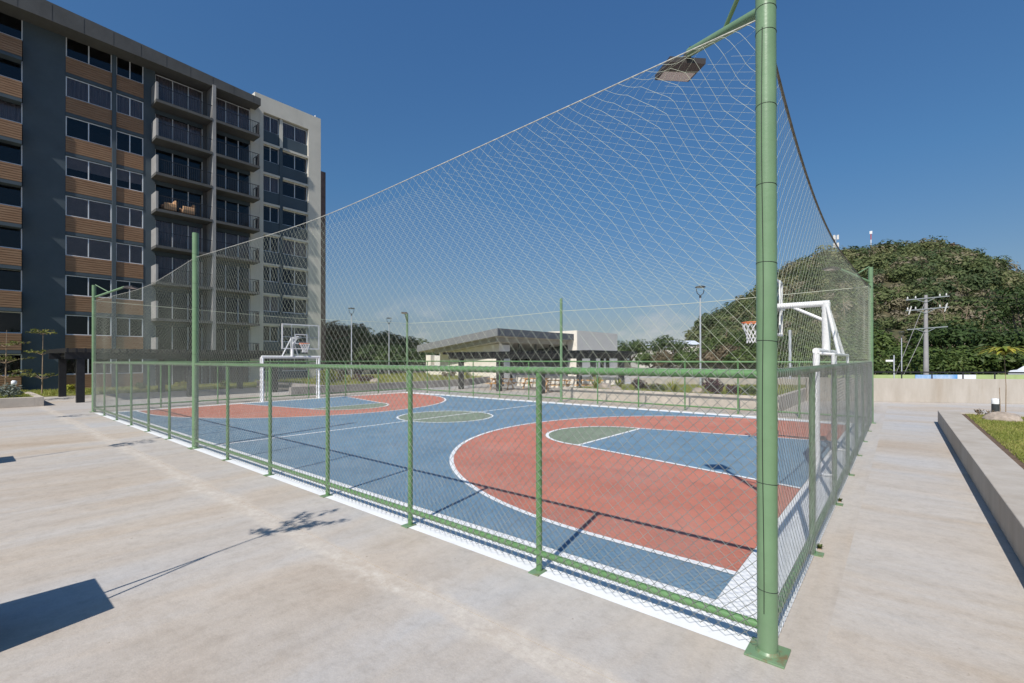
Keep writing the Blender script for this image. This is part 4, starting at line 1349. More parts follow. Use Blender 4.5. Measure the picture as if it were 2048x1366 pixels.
# ------------------------------------------------------------------ far planter walls
far_bed = thing('cream_planter', (-8, 18.5, 0), 'cream concrete planter behind the far fence with grass, rocks and purple plants', 'planter')
HB = 0.60
B().prism([(-13.0, 16.85), (-2.9, 16.85), (-2.9, 17.05), (-12.8, 17.05)], 0, HB).build('wall', 'wall', far_bed, bevel=0.012)
B().prism([(-3.1, 17.055), (-2.9, 17.055), (-2.9, 28.05), (-3.1, 27.9)], 0, HB).build('wall', 'wall', far_bed, bevel=0.012)
B().prism([(-13.0, 16.853), (-12.8, 17.055), (-11.7, 22.48), (-11.9, 22.48)], 0, HB).build('wall', 'wall', far_bed, bevel=0.012)
B().prism([(-12.79, 17.06), (-3.11, 17.06), (-3.11, 27.88), (-11.69, 22.46)], 0, HB - 0.06).build('soil', 'grassland', far_bed)
grass_patch('lawn_grass', [(-12.7, 17.1), (-3.2, 17.1), (-3.2, 27.8), (-11.6, 22.4)], HB - 0.06, 200, 0.10, 9)
left_bed = thing('shade_grey_planter', (-27, 14, 0), 'long planter toned grey for shade, with grass behind the far goal, under the dark trees', 'planter')
box('wall', 'wall_shaded', left_bed, -25.9, -25.6, 8.6, 22.6, 0, 0.52)
box('wall', 'wall_shaded', left_bed, -35.5, -25.902, 10.7, 11.0, 0, 0.52)
B().prism([(-25.9, 22.603), (-25.6, 22.603), (-30.5, 33.0), (-30.8, 33.0)], 0, 0.52).build('wall', 'wall_shaded', left_bed)
B().prism([(-35.5, 11.0), (-25.91, 11.0), (-25.91, 22.6), (-30.85, 33.0), (-45.0, 33.0), (-45, 21.0), (-35.5, 20.0)], 0, 0.47).build('soil', 'grassland', left_bed)
grass_patch('lawn_grass', [(-35.5, 11.2), (-26.0, 11.2), (-26.0, 22.5), (-30.9, 32.9), (-44, 32.9)], 0.47, 40, 0.16, 10)
wall_run('edging_wall', 'low white wall on the grass left of the clubhouse', (-36.0, 27.5), (-30.0, 28.6), 0.95, 0.3, 'pale_wall', z0=0.4)

# ------------------------------------------------------------------ clubhouse
K = (-25.8, 26.3)
ch = thing('clubhouse', (K[0] - 4, K[1] + 8, 0), 'low cream clubhouse with dark sloping flat roof and a white tower block', 'building')
XA = K[0] - 10.6
# roof: high at the near corner, dropping to the left
b = B()
b.prism([(K[0], K[1]), (K[0], K[1] + 12.2), (XA, K[1] + 12.2), (XA, K[1])], [4.08, 4.08, 2.80, 2.80], [4.12, 4.12, 2.84, 2.84])
b.build('roof', 'soffit', ch)
for (nm, m, p, q, z) in (('fascia', 'fascia', (XA, K[1] - 0.004), (K[0], K[1] - 0.004), (2.84, 3.48, 4.12, 4.74)), ):
    B().add([(p[0], p[1] - 0.12, z[0] - 0.02), (q[0] + 0.12, q[1] - 0.12, z[2] - 0.02), (q[0] + 0.12, q[1] - 0.12, z[3]), (p[0], p[1] - 0.12, z[1]),
             (p[0], p[1], z[0] - 0.02), (q[0] + 0.12, q[1], z[2] - 0.02), (q[0] + 0.12, q[1], z[3]), (p[0], p[1], z[1])],
            [(0, 1, 2, 3), (7, 6, 5, 4), (0, 4, 5, 1), (3, 2, 6, 7), (0, 3, 7, 4), (1, 5, 6, 2)]).build(nm, m, ch)
box('fascia', 'fascia_shaded', ch, K[0] + 0.001, K[0] + 0.12, K[1], K[1] + 12.2, 4.10, 4.74)
# sloped soffit box under the roof
B().add([(XA + 2.0, K[1] + 0.4, 2.66), (K[0] - 0.5, K[1] + 0.4, 3.62), (K[0] - 0.5, K[1] + 11.5, 3.62), (XA + 2.0, K[1] + 11.5, 2.66),
         (XA + 2.0, K[1] + 0.4, 3.05), (K[0] - 0.5, K[1] + 0.4, 4.07), (K[0] - 0.5, K[1] + 11.5, 4.07), (XA + 2.0, K[1] + 11.5, 3.05)],
        [(0, 3, 2, 1), (4, 5, 6, 7), (0, 1, 5, 4), (1, 2, 6, 5), (2, 3, 7, 6), (3, 0, 4, 7)]).build('soffit', 'soffit', ch)
B().add([(-34.8, K[1] + 1.5, 0), (-26.9, K[1] + 1.5, 0), (-26.9, K[1] + 1.5, 3.50), (-34.8, K[1] + 1.5, 2.72), (-34.8, K[1] + 1.9, 0), (-26.9, K[1] + 1.9, 0), (-26.9, K[1] + 1.9, 3.50), (-34.8, K[1] + 1.9, 2.72)],
        [(0, 1, 2, 3), (7, 6, 5, 4), (0, 4, 5, 1), (3, 2, 6, 7), (0, 3, 7, 4), (1, 5, 6, 2)]).build('front_wall', 'pale_wall', ch)
box('side_wall', 'grey_wall', ch, -27.3, -26.905, K[1] + 1.905, K[1] + 3.0, 0, 3.4)  # side face greyed for the grazing light on it
box('wall_pier', 'pale_wall', ch, -39.0, -38.2, 29.5, 30.2, 0, 2.55)
box('wall_pier', 'grey_wall', ch, -38.19, -37.2, 30.0, 30.8, 0, 2.5)
box('terrace_wall', 'black', ch, -31.5, -31.2, 29.2, 38.2, 0, 3.6)  # black paints the shade of the recess under the roof
box('terrace_side', 'black', ch, -31.2, -26.4, 38.0, 38.25, 0, 3.55)  # black for the recess shade here too
for k in range(6):
    y = 29.6 + k * 1.4
    fr_ = box('window', 'lampdark', ch, -31.19, -31.12, y, y + 1.30, 0.6, 2.5)
    box('pane', 'glass', fr_, -31.115, -31.10, y + 0.06, y + 1.24, 0.66, 2.44)
box('terrace_parapet', 'fascia_shaded', ch, -26.7, -26.4, 29.4, 38.0, 0.0, 1.25)
for y in (30.5, 33.0, 35.5):
    box('terrace_post', 'black', ch, -26.9, -26.72, y, y + 0.18, 0.0, 3.6)
# white tower
B().add([(-29.0, 38.4, 0), (-25.3, 38.4, 0), (-25.3, 38.4, 5.1), (-29.0, 38.4, 5.1), (-29.0, 47.4, 0), (-25.3, 47.4, 0), (-25.3, 47.4, 5.1), (-29.0, 47.4, 5.1)],
        [(0, 1, 2, 3), (7, 6, 5, 4), (0, 4, 5, 1), (3, 2, 6, 7), (0, 3, 7, 4), (1, 5, 6, 2)]).build('tower', 'grey_wall', ch)  # white block, greyed for its side in grazing light
box('tower_sunlit_face', 'pale_wall', ch, -29.02, -25.31, 38.33, 38.395, 0, 5.105)  # paler sheet, sunlight on this face put into the colour
for (y0, y1) in ((43.2, 44.0), (44.5, 45.3)):
    fr_ = box('window', 'lampdark', ch, -25.299, -25.24, y0, y1, 0.5, 2.7)
    box('pane', 'glass', fr_, -25.235, -25.22, y0 + 0.08, y1 - 0.08, 0.6, 2.6)
box('door', 'black', ch, -25.299, -25.25, 41.0, 42.2, 0.0, 2.4)
tag(box('stripe_wall', 'pale_wall', None, -22.6, -13.4, 24.9, 25.1, 0.0, 0.85), 'low cream wall behind the picnic tables, striped by pergola shadows', 'wall')

# picnic pergola
pp = thing('picnic_pergola', (-18, 21.5, 0), 'black steel pergola over the picnic tables in front of the clubhouse', 'pergola')
for x in (-23.0, -19.45, -16.0, -12.9):
    for y in (19.3, 23.6):
        if x == -12.9 and y == 19.3: continue
        box('post', 'black', pp, x - 0.14, x + 0.14, y - 0.14, y + 0.14, 0, 2.12)
for y in (19.3, 23.6):
    box('beam', 'black', pp, -24.2, -12.3, y - 0.09, y + 0.09, 2.12, 2.42)
rme = None
for k in range(30):
    x = -24.1 + k * 0.405
    if rme is None:
        o = B().box(-0.05, 0.05, 18.6 - 21.5, 24.6 - 21.5, 2.424, 2.58).build('rafter', 'black', pp, abs_=False); rme = o.data
    else:
        o = link('rafter', rme, pp)
    o.location = (x + 18, 0, 0)

def picnic_table(loc, rz, label):
    t = thing('picnic_table', loc, label, 'picnic table', 'picnic tables under the pergola', rz)
    P = lambda b_, nme: b_.build(nme, 'table', t, abs_=False)
    for k in range(5):
        y = -0.34 + k * 0.17
        P(B().box(-0.9, 0.9, y - 0.078, y + 0.078, 0.71, 0.75), 'table_plank')
    for s in (-1, 1):
        for k in range(2):
            y = s * (0.62 + k * 0.15)
            P(B().box(-0.9, 0.9, y - 0.068, y + 0.068, 0.42, 0.46), 'bench_plank')
    for x in (-0.62, 0.62):
        for s in (-1, 1):
            P(B().bar((x, s * 0.62, 0.0), (x, s * 0.22, 0.71), 0.05, 0.11), 'leg')
        P(B().bar((x + 0.052, -0.80, 0.39), (x + 0.052, 0.80, 0.39), 0.045, 0.09), 'bench_bearer')
        P(B().bar((x + 0.052, -0.40, 0.665), (x + 0.052, 0.40, 0.665), 0.045, 0.09), 'table_bearer')
    return t
picnic_table((-20.6, 20.9, 0), 0.35, 'pine picnic table nearest the left pergola posts')
picnic_table((-19.0, 22.6, 0), 0.2, 'pine picnic table at the back, partly behind the pergola posts')
picnic_table((-16.2, 21.2, 0), 0.5, 'pine picnic table at the right end of the pergola')
picnic_table((-14.6, 22.6, 0), 0.4, 'pine picnic table behind the right pergola post by the cream planter')

def bollard(loc, label):
    t = thing('bollard_light', loc, label, 'bollard')
    B().tube([(0, 0, 0), (0, 0, 0.72)], 0.055, 12).build('post', 'lampdark', t, abs_=False)
    B().tube([(0, 0, 0.72), (0, 0, 0.74), (0, 0, 0.86), (0, 0, 0.88)], [0.05, 0.08, 0.08, 0.04], 12).build('light_head', 'white', t, abs_=False)
bollard((-12.2, 17.45, HB - 0.06), 'slim bollard light with white head at the left end of the cream planter')

# plants on the far beds
rock('rock', 'larger pale rock at the left end of the cream planter', (-10.9, 17.7, HB - 0.06), 0.42, 0.30, 0.42, 5)
rock('rock', 'small brown rock right of the pale rock in the cream planter', (-10.2, 17.55, HB - 0.06), 0.34, 0.24, 0.22, 6)
rock('rock', 'pale rock before the purple plants in the cream planter', (-6.25, 17.75, HB - 0.06), 0.30, 0.24, 0.30, 7)
rock('rock', 'grey rock on the grass of the shade-toned planter', (-27.4, 15.2, 0.47), 0.55, 0.4, 0.35, 8)
spiky('spiky_plant', 'yellow green strappy plant beside the larger pale rock', (-11.5, 17.9, HB - 0.06), 0.85, 40, 'leaf_lime', 41)
spiky('spiky_plant', 'yellow strappy plant behind the small brown rock', (-10.4, 18.3, HB - 0.06), 0.7, 40, 'leaf_lime', 42)
shrub('purple_plant', 'dark purple bush left of the middle of the cream planter', (-9.5, 18.5, HB - 0.06), 0.5, 0.6, 260, 0.09, 'leaf_purple', 43)
shrub('purple_plant', 'low purple ground plant behind the grass of the cream planter', (-8.9, 19.2, HB - 0.06), 0.5, 0.35, 160, 0.08, 'leaf_purple', 44)
shrub('green_plant', 'sparse green plant in the middle of the cream planter', (-8.2, 18.0, HB - 0.06), 0.55, 0.40, 170, 0.08, 'leaf', 45, None, 0.7)
spiky('spiky_plant', 'leafy yellow green plant near the front of the cream planter', (-7.35, 17.7, HB - 0.06), 0.75, 36, 'leaf_lime', 46)
shrub('purple_plant', 'large dark purple croton bush in front of the lamp post', (-5.55, 17.8, HB - 0.06), 0.48, 0.68, 360, 0.09, 'leaf_purple', 47, None, 0.55)
shrub('purple_plant', 'second dark purple croton bush right of the larger one', (-4.75, 17.7, HB - 0.06), 0.34, 0.55, 240, 0.08, 'leaf_purple', 48, None, 0.4)
shrub('green_plant', 'low green plant near the thick foreground pole in the cream planter', (-4.1, 18.0, HB - 0.06), 0.5, 0.45, 220, 0.08, 'leaf', 49, None, 0.5)
shrub('purple_plant', 'reddish bush on the grey planter below the left lamp post', (-28.4, 15.0, 0.47), 0.9, 0.6, 320, 0.10, 'leaf_purple', 50, None, 0.6)
shrub('green_plant', 'yellow green bush behind the right post of the far goal', (-27.5, 11.6, 0.47), 0.9, 1.1, 420, 0.11, 'leaf_lime', 51, None, 0.3)
shrub('green_plant', 'green bush between the far goal and the left lamp post', (-29.6, 13.6, 0.47), 0.8, 0.8, 320, 0.11, 'leaf', 52, None, 0.8)
shrub('green_plant', 'low bush on the grass left of the picnic pergola', (-30.2, 25.0, 0.47), 1.0, 0.55, 320, 0.11, 'leaf_dry', 53, None, 0.4)
shrub('green_plant', 'small leafy plant before the clubhouse wall', (-27.8, 24.4, 0.3), 0.6, 1.0, 220, 0.11, 'leaf_lime', 54, None, 0.4)

# ------------------------------------------------------------------ lamp posts and poles
def lamp_post(loc, H, label, s=1.0):
    t = thing('lamp_post', loc, label, 'lamp post', 'lamp posts with lyre shaped heads', rnd.random() * 0.3 + 0.6)
    B().tube([(0, 0, 0), (0, 0, H * 0.1), (0, 0, H - 0.55 * s)], [0.065, 0.055, 0.04], 12).build('pole', 'steelgrey', t, abs_=False)
    zb = H - 0.55 * s
    b = B()
    b.tube([(0, 0, zb - 0.12 * s), (0, 0, zb)], 0.06 * s, 10)
    for q in (-1, 1):
        b.tube([(0, 0, zb), (q * 0.17 * s, 0, zb + 0.14 * s), (q * 0.22 * s, 0, zb + 0.34 * s), (q * 0.20 * s, 0, zb + 0.52 * s)], 0.022 * s, 8)
    b.build('yoke', 'lampdark', t, abs_=False)
    B().tube([(0, 0, zb + 0.47 * s), (0, 0, zb + 0.50 * s), (0, 0, zb + 0.55 * s)], [0.27 * s, 0.29 * s, 0.20 * s], 18).build('lamp_head', 'lampdark', t, abs_=False)
    return t
lamp_post((-7.98, 23.52, -0.0), 6.22, 'slim grey lamp post with lyre head standing alone left of the thick pole')
lamp_post((-35.38, 18.31, 0.45), 6.05, 'grey lamp post with lyre head nearest the white end of the apartments')
lamp_post((-39.48, 25.06, 0.45), 5.9, 'grey lamp post between the apartments and the corner floodlight pole')
lamp_post((-29.1, 75.5, 0), 4.2, 'short far lamp post below the pale roofs')
lamp_post((-26.4, 49.1, 0), 4.9, 'lamp post rising at the right corner of the white tower')
lamp_post((0.86, 61.4, -0.2), 5.2, 'far lamp post left of the tall utility pole')
t = thing('camera_pole', (0.33, 47.95, -0.2), 'short grey pole with a white camera beyond the railing', 'pole')
B().tube([(0, 0, 0), (0, 0, 2.6)], 0.05, 8).build('pole', 'steelgrey', t, abs_=False)
B().box(-0.55, -0.05, -0.06, 0.06, 2.05, 2.2).build('camera', 'white', t, abs_=False)
t = thing('grey_pole', (-6.5, 42.2, -0.2), 'plain blue grey pole seen through the net right of the thick pole', 'pole')
B().tube([(0, 0, 0), (0, 0, 4.7)], 0.11, 10).build('pole', 'steelgrey', t, abs_=False)
B().tube([(0, 0, 4.7), (0, 0, 4.76)], [0.12, 0.08], 10).build('cap', 'steelgrey', t, abs_=False)

up = thing('utility_pole', (2.87, 63.05, -0.2), 'tall concrete utility pole with three cross arms before the hill', 'utility pole')
B().tube([(0, 0, 0), (0, 0, 9.1)], [0.25, 0.15], 14).build('pole', 'utility', up, abs_=False)
ax_ = Vector((0.80, 0.30, 0.06)).normalized()
for z, L0, L1, nm in ((8.75, 1.75, 2.0, 'cross_arm'), (7.6, 1.75, 1.95, 'cross_arm'), (5.55, 1.65, 1.85, 'cross_arm')):
    p = Vector((0.0, -0.19, z))
    B().bar(p - ax_ * L0, p + ax_ * L1, 0.10).build(nm, 'arm_steel', up, abs_=False)
    b = B()
    for q in (-0.7, 0.7):
        b.bar(p + ax_ * q * 1.3, p + Vector((0, 0, -0.45)), 0.05)
    b.build('arm_brace', 'arm_steel', up, abs_=False)
for q in (-1.6, -0.9, 1.2, 1.75):
    for z in (8.82, 7.67):
        p = Vector((0, -0.19, z)) + ax_ * q
        B().tube([p, p + Vector((0, 0, 0.07)), p + Vector((0, 0, 0.12)), p + Vector((0, 0, 0.26))], [0.04, 0.09, 0.06, 0.05], 8).build('insulator', 'insul', up, abs_=False)
for q, dz in ((-1.5, -0.15), (1.6, -0.2)):
    p = Vector((0, -0.19, 7.5)) + ax_ * q
    B().tube([p + Vector((0, 0, -0.35)), p + Vector((0.12, 0, 0.15)), p + Vector((0.22, 0, 0.55))], [0.05, 0.07, 0.05], 8).build('fuse_cutout', 'insul', up, abs_=False)
B().tube([(0, -0.1, 8.6), (-2.7, -1.4, 0)], 0.025, 6).build('guy_wire', 'utility', up, abs_=False)
B().tube([(0, -0.1, 5.6), (-2.05, -1.2, 0)], 0.025, 6).build('guy_wire', 'utility', up, abs_=False)
for k, (q, z) in enumerate(((-1.6, 9.05), (1.2, 9.05), (1.75, 9.05), (0.0, 5.7))):
    p = Vector((2.87, 62.86, z - 0.2)) + ax_ * q
    e = p + Vector((60, 40, 1.5))
    pts = [p.lerp(e, s / 14) - Vector((0, 0, 2.2 * 4 * (s / 14) * (1 - s / 14))) for s in range(15)]
    tag(B().tube(pts, 0.014, 5).build('power_line', 'black'), ('power line from the left end of the top cross arm', 'power line from the right middle of the top cross arm', 'power line from the right end of the top cross arm', 'lowest power line, from the bottom cross arm of the utility pole')[k], 'cable', 'power lines from the utility pole')
# ------------------------------------------------------------------ hill
# ridge of the hill in world x,y with height, foot line much nearer
RIDGE = [(-160, 190, 0), (-130, 215, 0.5), (-106, 237, 1), (-85, 251, 5), (-77, 256, 17), (-57, 273, 30), (-43, 286, 43), (-30, 297, 51), (-18, 307, 53), (11, 330, 55), (22, 338, 53.5), (34, 348, 47), (52, 363, 36), (95, 398, 30), (150, 440, 40), (230, 500, 30)]
cxy = np.array([0.0, 0.0])
def ridge_at(t):
    i = min(int(t), len(RIDGE) - 2)
    f = t - i
    a, b_ = RIDGE[i], RIDGE[i + 1]
    return [a[k] + (b_[k] - a[k]) * f for k in range(3)]
def hill_point(t, s):
    """t along the ridge, s from foot (0) to ridge (1) and over (up to 1.5)"""
    x, y, z = ridge_at(t)
    fx, fy = x * 0.27, y * 0.27 + 3
    px_, py_ = fx + (x - fx) * s, fy + (y - fy) * s
    if s <= 1:
        q = s * s * (3 - 2 * s) * 0.45 + s * 0.55
        zz = -0.3 + (z + 0.3) * q
    else:
        zz = z * (1 - (s - 1) * 1.1)
    zz += (1.6 * math.sin(px_ * 0.09 + 1) * math.sin(py_ * 0.07) + 0.9 * math.sin(px_ * 0.21) * math.cos(py_ * 0.17)) * min(1, s * 3) * min(1, z / 20)
    return px_, py_, zz
nt_, ns_ = 112, 40
V = []
for i in range(nt_ + 1):
    for j in range(ns_ + 1):
        V.append(hill_point(i / nt_ * (len(RIDGE) - 1.001), j / ns_ * 1.5))
F = [(i * (ns_ + 1) + j, (i + 1) * (ns_ + 1) + j, (i + 1) * (ns_ + 1) + j + 1, i * (ns_ + 1) + j + 1) for i in range(nt_) for j in range(ns_)]
tag(raw_mesh('hill', V, F, 'terrain', smooth=True), kind='structure')
rs = random.Random(17)
def forest(name, n_, s_range, size, seed, leaves_per, lsize, tr=(3.25, 13.9)):
    rs = random.Random(seed)
    blobs = []
    for k in range(n_):
        t_ = rs.uniform(*tr)
        s_ = math.sqrt(rs.uniform(s_range[0] ** 2, s_range[1] ** 2))
        x, y, z = hill_point(t_, s_)
        R = rs.uniform(*size)
        patch = 0.5 + 0.5 * math.sin(x * 0.05 + 1.3) * math.sin(y * 0.043 + 0.4)
        tint = rs.choice([0.05, 0.15, 0.3, 0.4, 0.55]) if rs.random() < 0.88 - 0.35 * patch else rs.uniform(0.6, 0.95)
        hgt = R * rs.uniform(0.7, 1.2)
        blobs.append((x, y, z + hgt * 0.85, R * 0.95, R * 0.95, R * 0.62, tint))
        for q in range(3):
            a = rs.random() * 6.28
            d = R * rs.uniform(0.4, 0.75)
            blobs.append((x + d * math.cos(a), y + d * math.sin(a), z + hgt * rs.uniform(0.7, 1.3), R * 0.5, R * 0.5, R * 0.38, tint + rs.uniform(-0.04, 0.04)))
    V, F, T = leaf_cloud(blobs, n_ * leaves_per, lsize, seed, 0.7, 0.6, True, 0.06)
    return tag(raw_mesh(name, V, F, 'leaf_forest', None, T), kind='stuff')
forest('hill_forest', 820, (0.55, 1.05), (3.0, 6.2), 1, 170, 0.72)
forest('hill_scrub', 900, (0.28, 0.7), (1.6, 3.4), 2, 130, 0.52)
forest('hill_crowns', 110, (0.30, 0.97), (3.2, 5.6), 11, 380, 0.6, (4.5, 13.9))
forest('hill_foot_scrub', 420, (0.03, 0.32), (1.1, 2.3), 3, 150, 0.36, (3.5, 13.9))

# bushes along the road beyond the lime fence
rs = random.Random(31)
bl = []
for k in range(190):
    f = rs.random()
    x, y = -14 + 44 * f + rs.uniform(-1, 1), 54 + 34 * f + rs.uniform(0, 9)
    R_ = rs.uniform(0.9, 1.9)
    for q in range(3):
        bl.append((x + rs.uniform(-.6, .6), y + rs.uniform(-.6, .6), R_ * rs.uniform(0.5, 1.1), R_ * .7, R_ * .7, R_ * .6, rs.uniform(0.25, 0.75)))
V, F, T = leaf_cloud(bl, 26000, 0.26, 77, 0.5, 0.5)
tag(raw_mesh('roadside_bushes', V, F, 'leaf', None, T), kind='stuff')

# bare pale tree trunks and limbs scattered on the slope
b = B()
rs = random.Random(5)
for k in range(34):
    x, y, z = hill_point(rs.uniform(4, 12.5), rs.uniform(0.15, 0.95))
    h_ = rs.uniform(4, 8)
    lx = rs.uniform(-1.2, 1.2)
    b.tube([(x, y, z), (x + lx * 0.4, y, z + h_ * 0.5), (x + lx, y, z + h_)], [0.12, 0.08, 0.03], 5)
    for q in range(3):
        f = 0.5 + 0.15 * q
        b.tube([(x + lx * f, y, z + h_ * f), (x + lx * f + rs.uniform(-2, 2), y - 1, z + h_ * (f + 0.3))], [0.08, 0.02], 4)
tag(b.build('bare_limbs', 'twig'), kind='stuff')

# individual trees -----------------------------------------------------------
def P_(x, y, z): return (x, y, z)
protos = []
for k in range(4):
    pass
LEFT = [  # x, y, R, H, leaves, label
    (-53.9, 26.3, 3.6, 7.2, 'leaf_dry', 'tall brownish tree rising just right of the apartment block'),
    (-55.9, 29.9, 3.4, 6.5, 'leaf', 'green tree second from the apartment block, behind the left lamp post'),
    (-61.9, 35.2, 3.2, 7.1, 'leaf_dry', 'pinkish brown half bare tree right of the left lamp post'),
    (-51.5, 30.9, 3.6, 5.9, 'leaf', 'rounded green tree between the two left lamp posts'),
    (-55.5, 35.4, 3.4, 6.1, 'leaf', 'rounded green tree just left of the second left lamp post'),
    (-50.5, 34.3, 3.4, 5.1, 'leaf', 'green tree between the second lamp post and the corner floodlight pole'),
    (-52.9, 37.5, 3.0, 4.7, 'leaf_dark', 'lower dark tree left of the corner floodlight pole'),
    (-62.1, 48.1, 3.4, 5.2, 'leaf', 'green tree showing above the left end of the clubhouse roof'),
    (-45.2, 33.6, 2.8, 3.0, 'leaf_dark', 'low dark tree right of the corner floodlight pole'),
    (-48.0, 23.4, 2.8, 4.9, 'leaf_dark', 'dense dark tree nearest the white end of the apartments'),
    (-46.8, 24.4, 2.8, 4.1, 'leaf_dark', 'dense dark tree in front of the left lamp post trees'),
    (-45.4, 25.6, 2.8, 3.8, 'leaf_dark', 'dense dark tree in front of the rounded trees'),
    (-45.0, 27.2, 2.8, 3.7, 'leaf_dark', 'low dark tree in front of the second left lamp post trees'),
    (-43.7, 28.3, 2.8, 3.4, 'leaf_dark', 'low dark bushy tree right of the second left lamp post'),
    (-43.4, 29.9, 2.6, 2.9, 'leaf_dark', 'low dark bushy tree left of the corner floodlight pole'),
    (-56.5, 26.7, 3.0, 5.9, 'leaf_dark', 'dark tree half hidden by the apartment corner'),
]
for k, (x, y, R, H, m, lab) in enumerate(LEFT):
    make_tree('tree', lab, 'tree', (x, y, 0), R, H * 1.27, H * 0.14, 2600, 0.24, m, 100 + k, 'trees behind the left end of the court', 0.4, 15)
MID = [
    (-38.0, 78.0, 4.4, 7.2, 'leaf_dark', 'dark tree right behind the white tower'),
    (-37.0, 92.0, 5.2, 8.6, 'leaf_dark', 'broad dark tree behind the pale roofs'),
    (-31.0, 70.0, 3.6, 4.0, 'leaf', 'low green tree in front of the pale roofs, left one'),
    (-26.0, 66.0, 3.6, 3.6, 'leaf_dry', 'low brownish tree in front of the pale roofs, right one'),
    (-27.0, 92.0, 4.4, 7.0, 'leaf_dry', 'rust coloured tree right of the pale roofs'),
    (-21.0, 62.0, 3.4, 4.2, 'leaf', 'low green tree behind the single lamp post'),
    (-17.0, 60.0, 3.2, 4.6, 'leaf_dry', 'low dry tree left of the basketball hoop net'),
    (-22.0, 82.0, 4.2, 7.8, 'leaf', 'green tree behind the rust coloured tree'),
    (-13.0, 58.0, 3.2, 4.4, 'leaf', 'low green tree just left of the thick foreground pole'),
    (-16.0, 78.0, 4.6, 8.4, 'leaf_dark', 'dark tree behind the basketball hoop'),
]
for k, (x, y, R, H, m, lab) in enumerate(MID):
    make_tree('tree', lab, 'tree', (x, y, -0.2), R, H, H * 0.25, 1700, 0.27, m, 140 + k, 'trees beyond the far fence', 0.5, 14)
RIGHT = [
    (-6.0, 72.0, 4.2, 6.4, 'leaf', 'green tree behind the near goal'),
    (-2.0, 82.0, 4.6, 7.4, 'leaf', 'green tree right of the near goal'),
    (5.5, 84.0, 5.4, 9.6, 'leaf_dark', 'wide layered dark tree right of the utility pole'),
    (12.5, 86.0, 5.6, 9.0, 'leaf_dark', 'wide layered dark tree second right of the utility pole'),
    (19.5, 88.0, 6.0, 12.0, 'leaf_dark', 'tall dark tree at the right edge'),
    (16.5, 112.0, 7.0, 19.0, 'leaf_dark', 'big dark rounded tree high at the right edge of the hill'),
    (2.0, 76.0, 3.6, 4.8, 'leaf', 'bright low green tree beside the utility pole foot'),
    (7.5, 74.0, 3.4, 4.2, 'leaf', 'bright low green tree right of the utility pole foot'),
    (13.0, 74.0, 3.4, 4.0, 'leaf', 'bright low green tree behind the drooping sapling'),
    (18.5, 76.0, 3.6, 4.4, 'leaf', 'bright low green tree behind the white car'),
    (25.0, 84.0, 5.0, 7.0, 'leaf_dark', 'dark tree beyond the right edge of the picture'),
]
for k, (x, y, R, H, m, lab) in enumerate(RIGHT):
    make_tree('tree', lab, 'tree', (x, y, -0.3), R, H, H * 0.22, 2300, 0.30, m, 180 + k, 'trees at the foot of the hill', 0.45, 16)

rs = random.Random(8)
for k, (tt_, R_, H_, lab) in enumerate((
        (7.1, 5.0, 9.5, 'ridge tree low on the left shoulder of the hill'), (7.55, 5.5, 10.0, 'ridge tree left of the antenna mast on the hill'),
        (8.05, 5.2, 9.0, 'ridge tree right of the antenna mast on the hill'), (8.45, 5.8, 10.5, 'dark ridge tree left of the red and white mast'),
        (8.8, 5.5, 10.5, 'ridge tree right of the red and white mast'), (9.15, 6.5, 11.5, 'broad ridge tree on the summit of the hill'),
        (9.5, 5.4, 10.0, 'ridge tree just right of the summit'), (9.85, 6.8, 12.0, 'flat topped emergent tree on the ridge right of the summit'),
        (10.2, 5.2, 9.5, 'ridge tree where the hill begins to fall to the right'), (10.5, 5.6, 9.8, 'half bare ridge tree on the right slope'),
        (10.8, 5.0, 9.0, 'ridge tree near the right edge of the sky line'), (11.1, 6.0, 9.5, 'last ridge tree at the right edge of the picture'))):
    x, y, z = hill_point(tt_, rs.uniform(0.95, 1.0))
    make_tree('tree', lab, 'tree', (x, y, z), R_, H_, H_ * 0.3, 900, 0.75, ('leaf_dark', 'leaf', 'leaf_dark', 'leaf_dry')[k % 4], 300 + k, 'trees on the hill ridge', 0.5, 9)
# roofs among the trees and houses on the hill
def house(loc, w_, d_, h_, rz, wall_m, roof_m, label, group=None, slope=0.35):
    t = thing('house', loc, label, 'house', group, rz)
    wl_ = B().box(-w_ / 2, w_ / 2, -d_ / 2, d_ / 2, -1.5, h_).build('wall', wall_m, t, abs_=False)
    b = B()
    o_ = 0.4
    b.add([(-w_ / 2 - o_, -d_ / 2 - o_, h_), (w_ / 2 + o_, -d_ / 2 - o_, h_), (w_ / 2 + o_, 0, h_ + d_ * slope), (-w_ / 2 - o_, 0, h_ + d_ * slope), (-w_ / 2 - o_, d_ / 2 + o_, h_), (w_ / 2 + o_, d_ / 2 + o_, h_)],
          [(0, 1, 2, 3), (3, 2, 5, 4), (0, 3, 4), (1, 5, 2), (0, 4, 5, 1)])
    b.build('roof', roof_m, t, abs_=False)
    for q in (-0.25, 0.25):
        B().box(q * w_ - 0.5, q * w_ + 0.5, -d_ / 2 - 0.03, -d_ / 2 - 0.003, h_ * 0.35, h_ * 0.8).build('window', 'lampdark', t, abs_=False)
house((-48.0, 111.0, 0.5), 9, 7, 4.4, 0.75, 'pale_wall', 'roofmetal', 'house with pale metal roof among the trees, left one of the two roofs', None, 0.16)
house((-43.0, 115.5, 0.5), 8, 7, 5.2, 0.75, 'pale_wall', 'roofmetal', 'house with pale metal roof among the trees, right one of the two roofs', None, 0.16)
HH = [(-4.5, 233, 'pale_wall', 'white house on the hillside left of the utility pole'), (0.7, 231, 'grey_wall', 'small pink grey house on the hillside just left of the utility pole head'), (6.2, 229, 'pale_wall', 'small white house on the hillside right of the utility pole head'),
      (-30.0, 222, 'pale_wall', 'white house on the hillside seen through the net above the goal')]
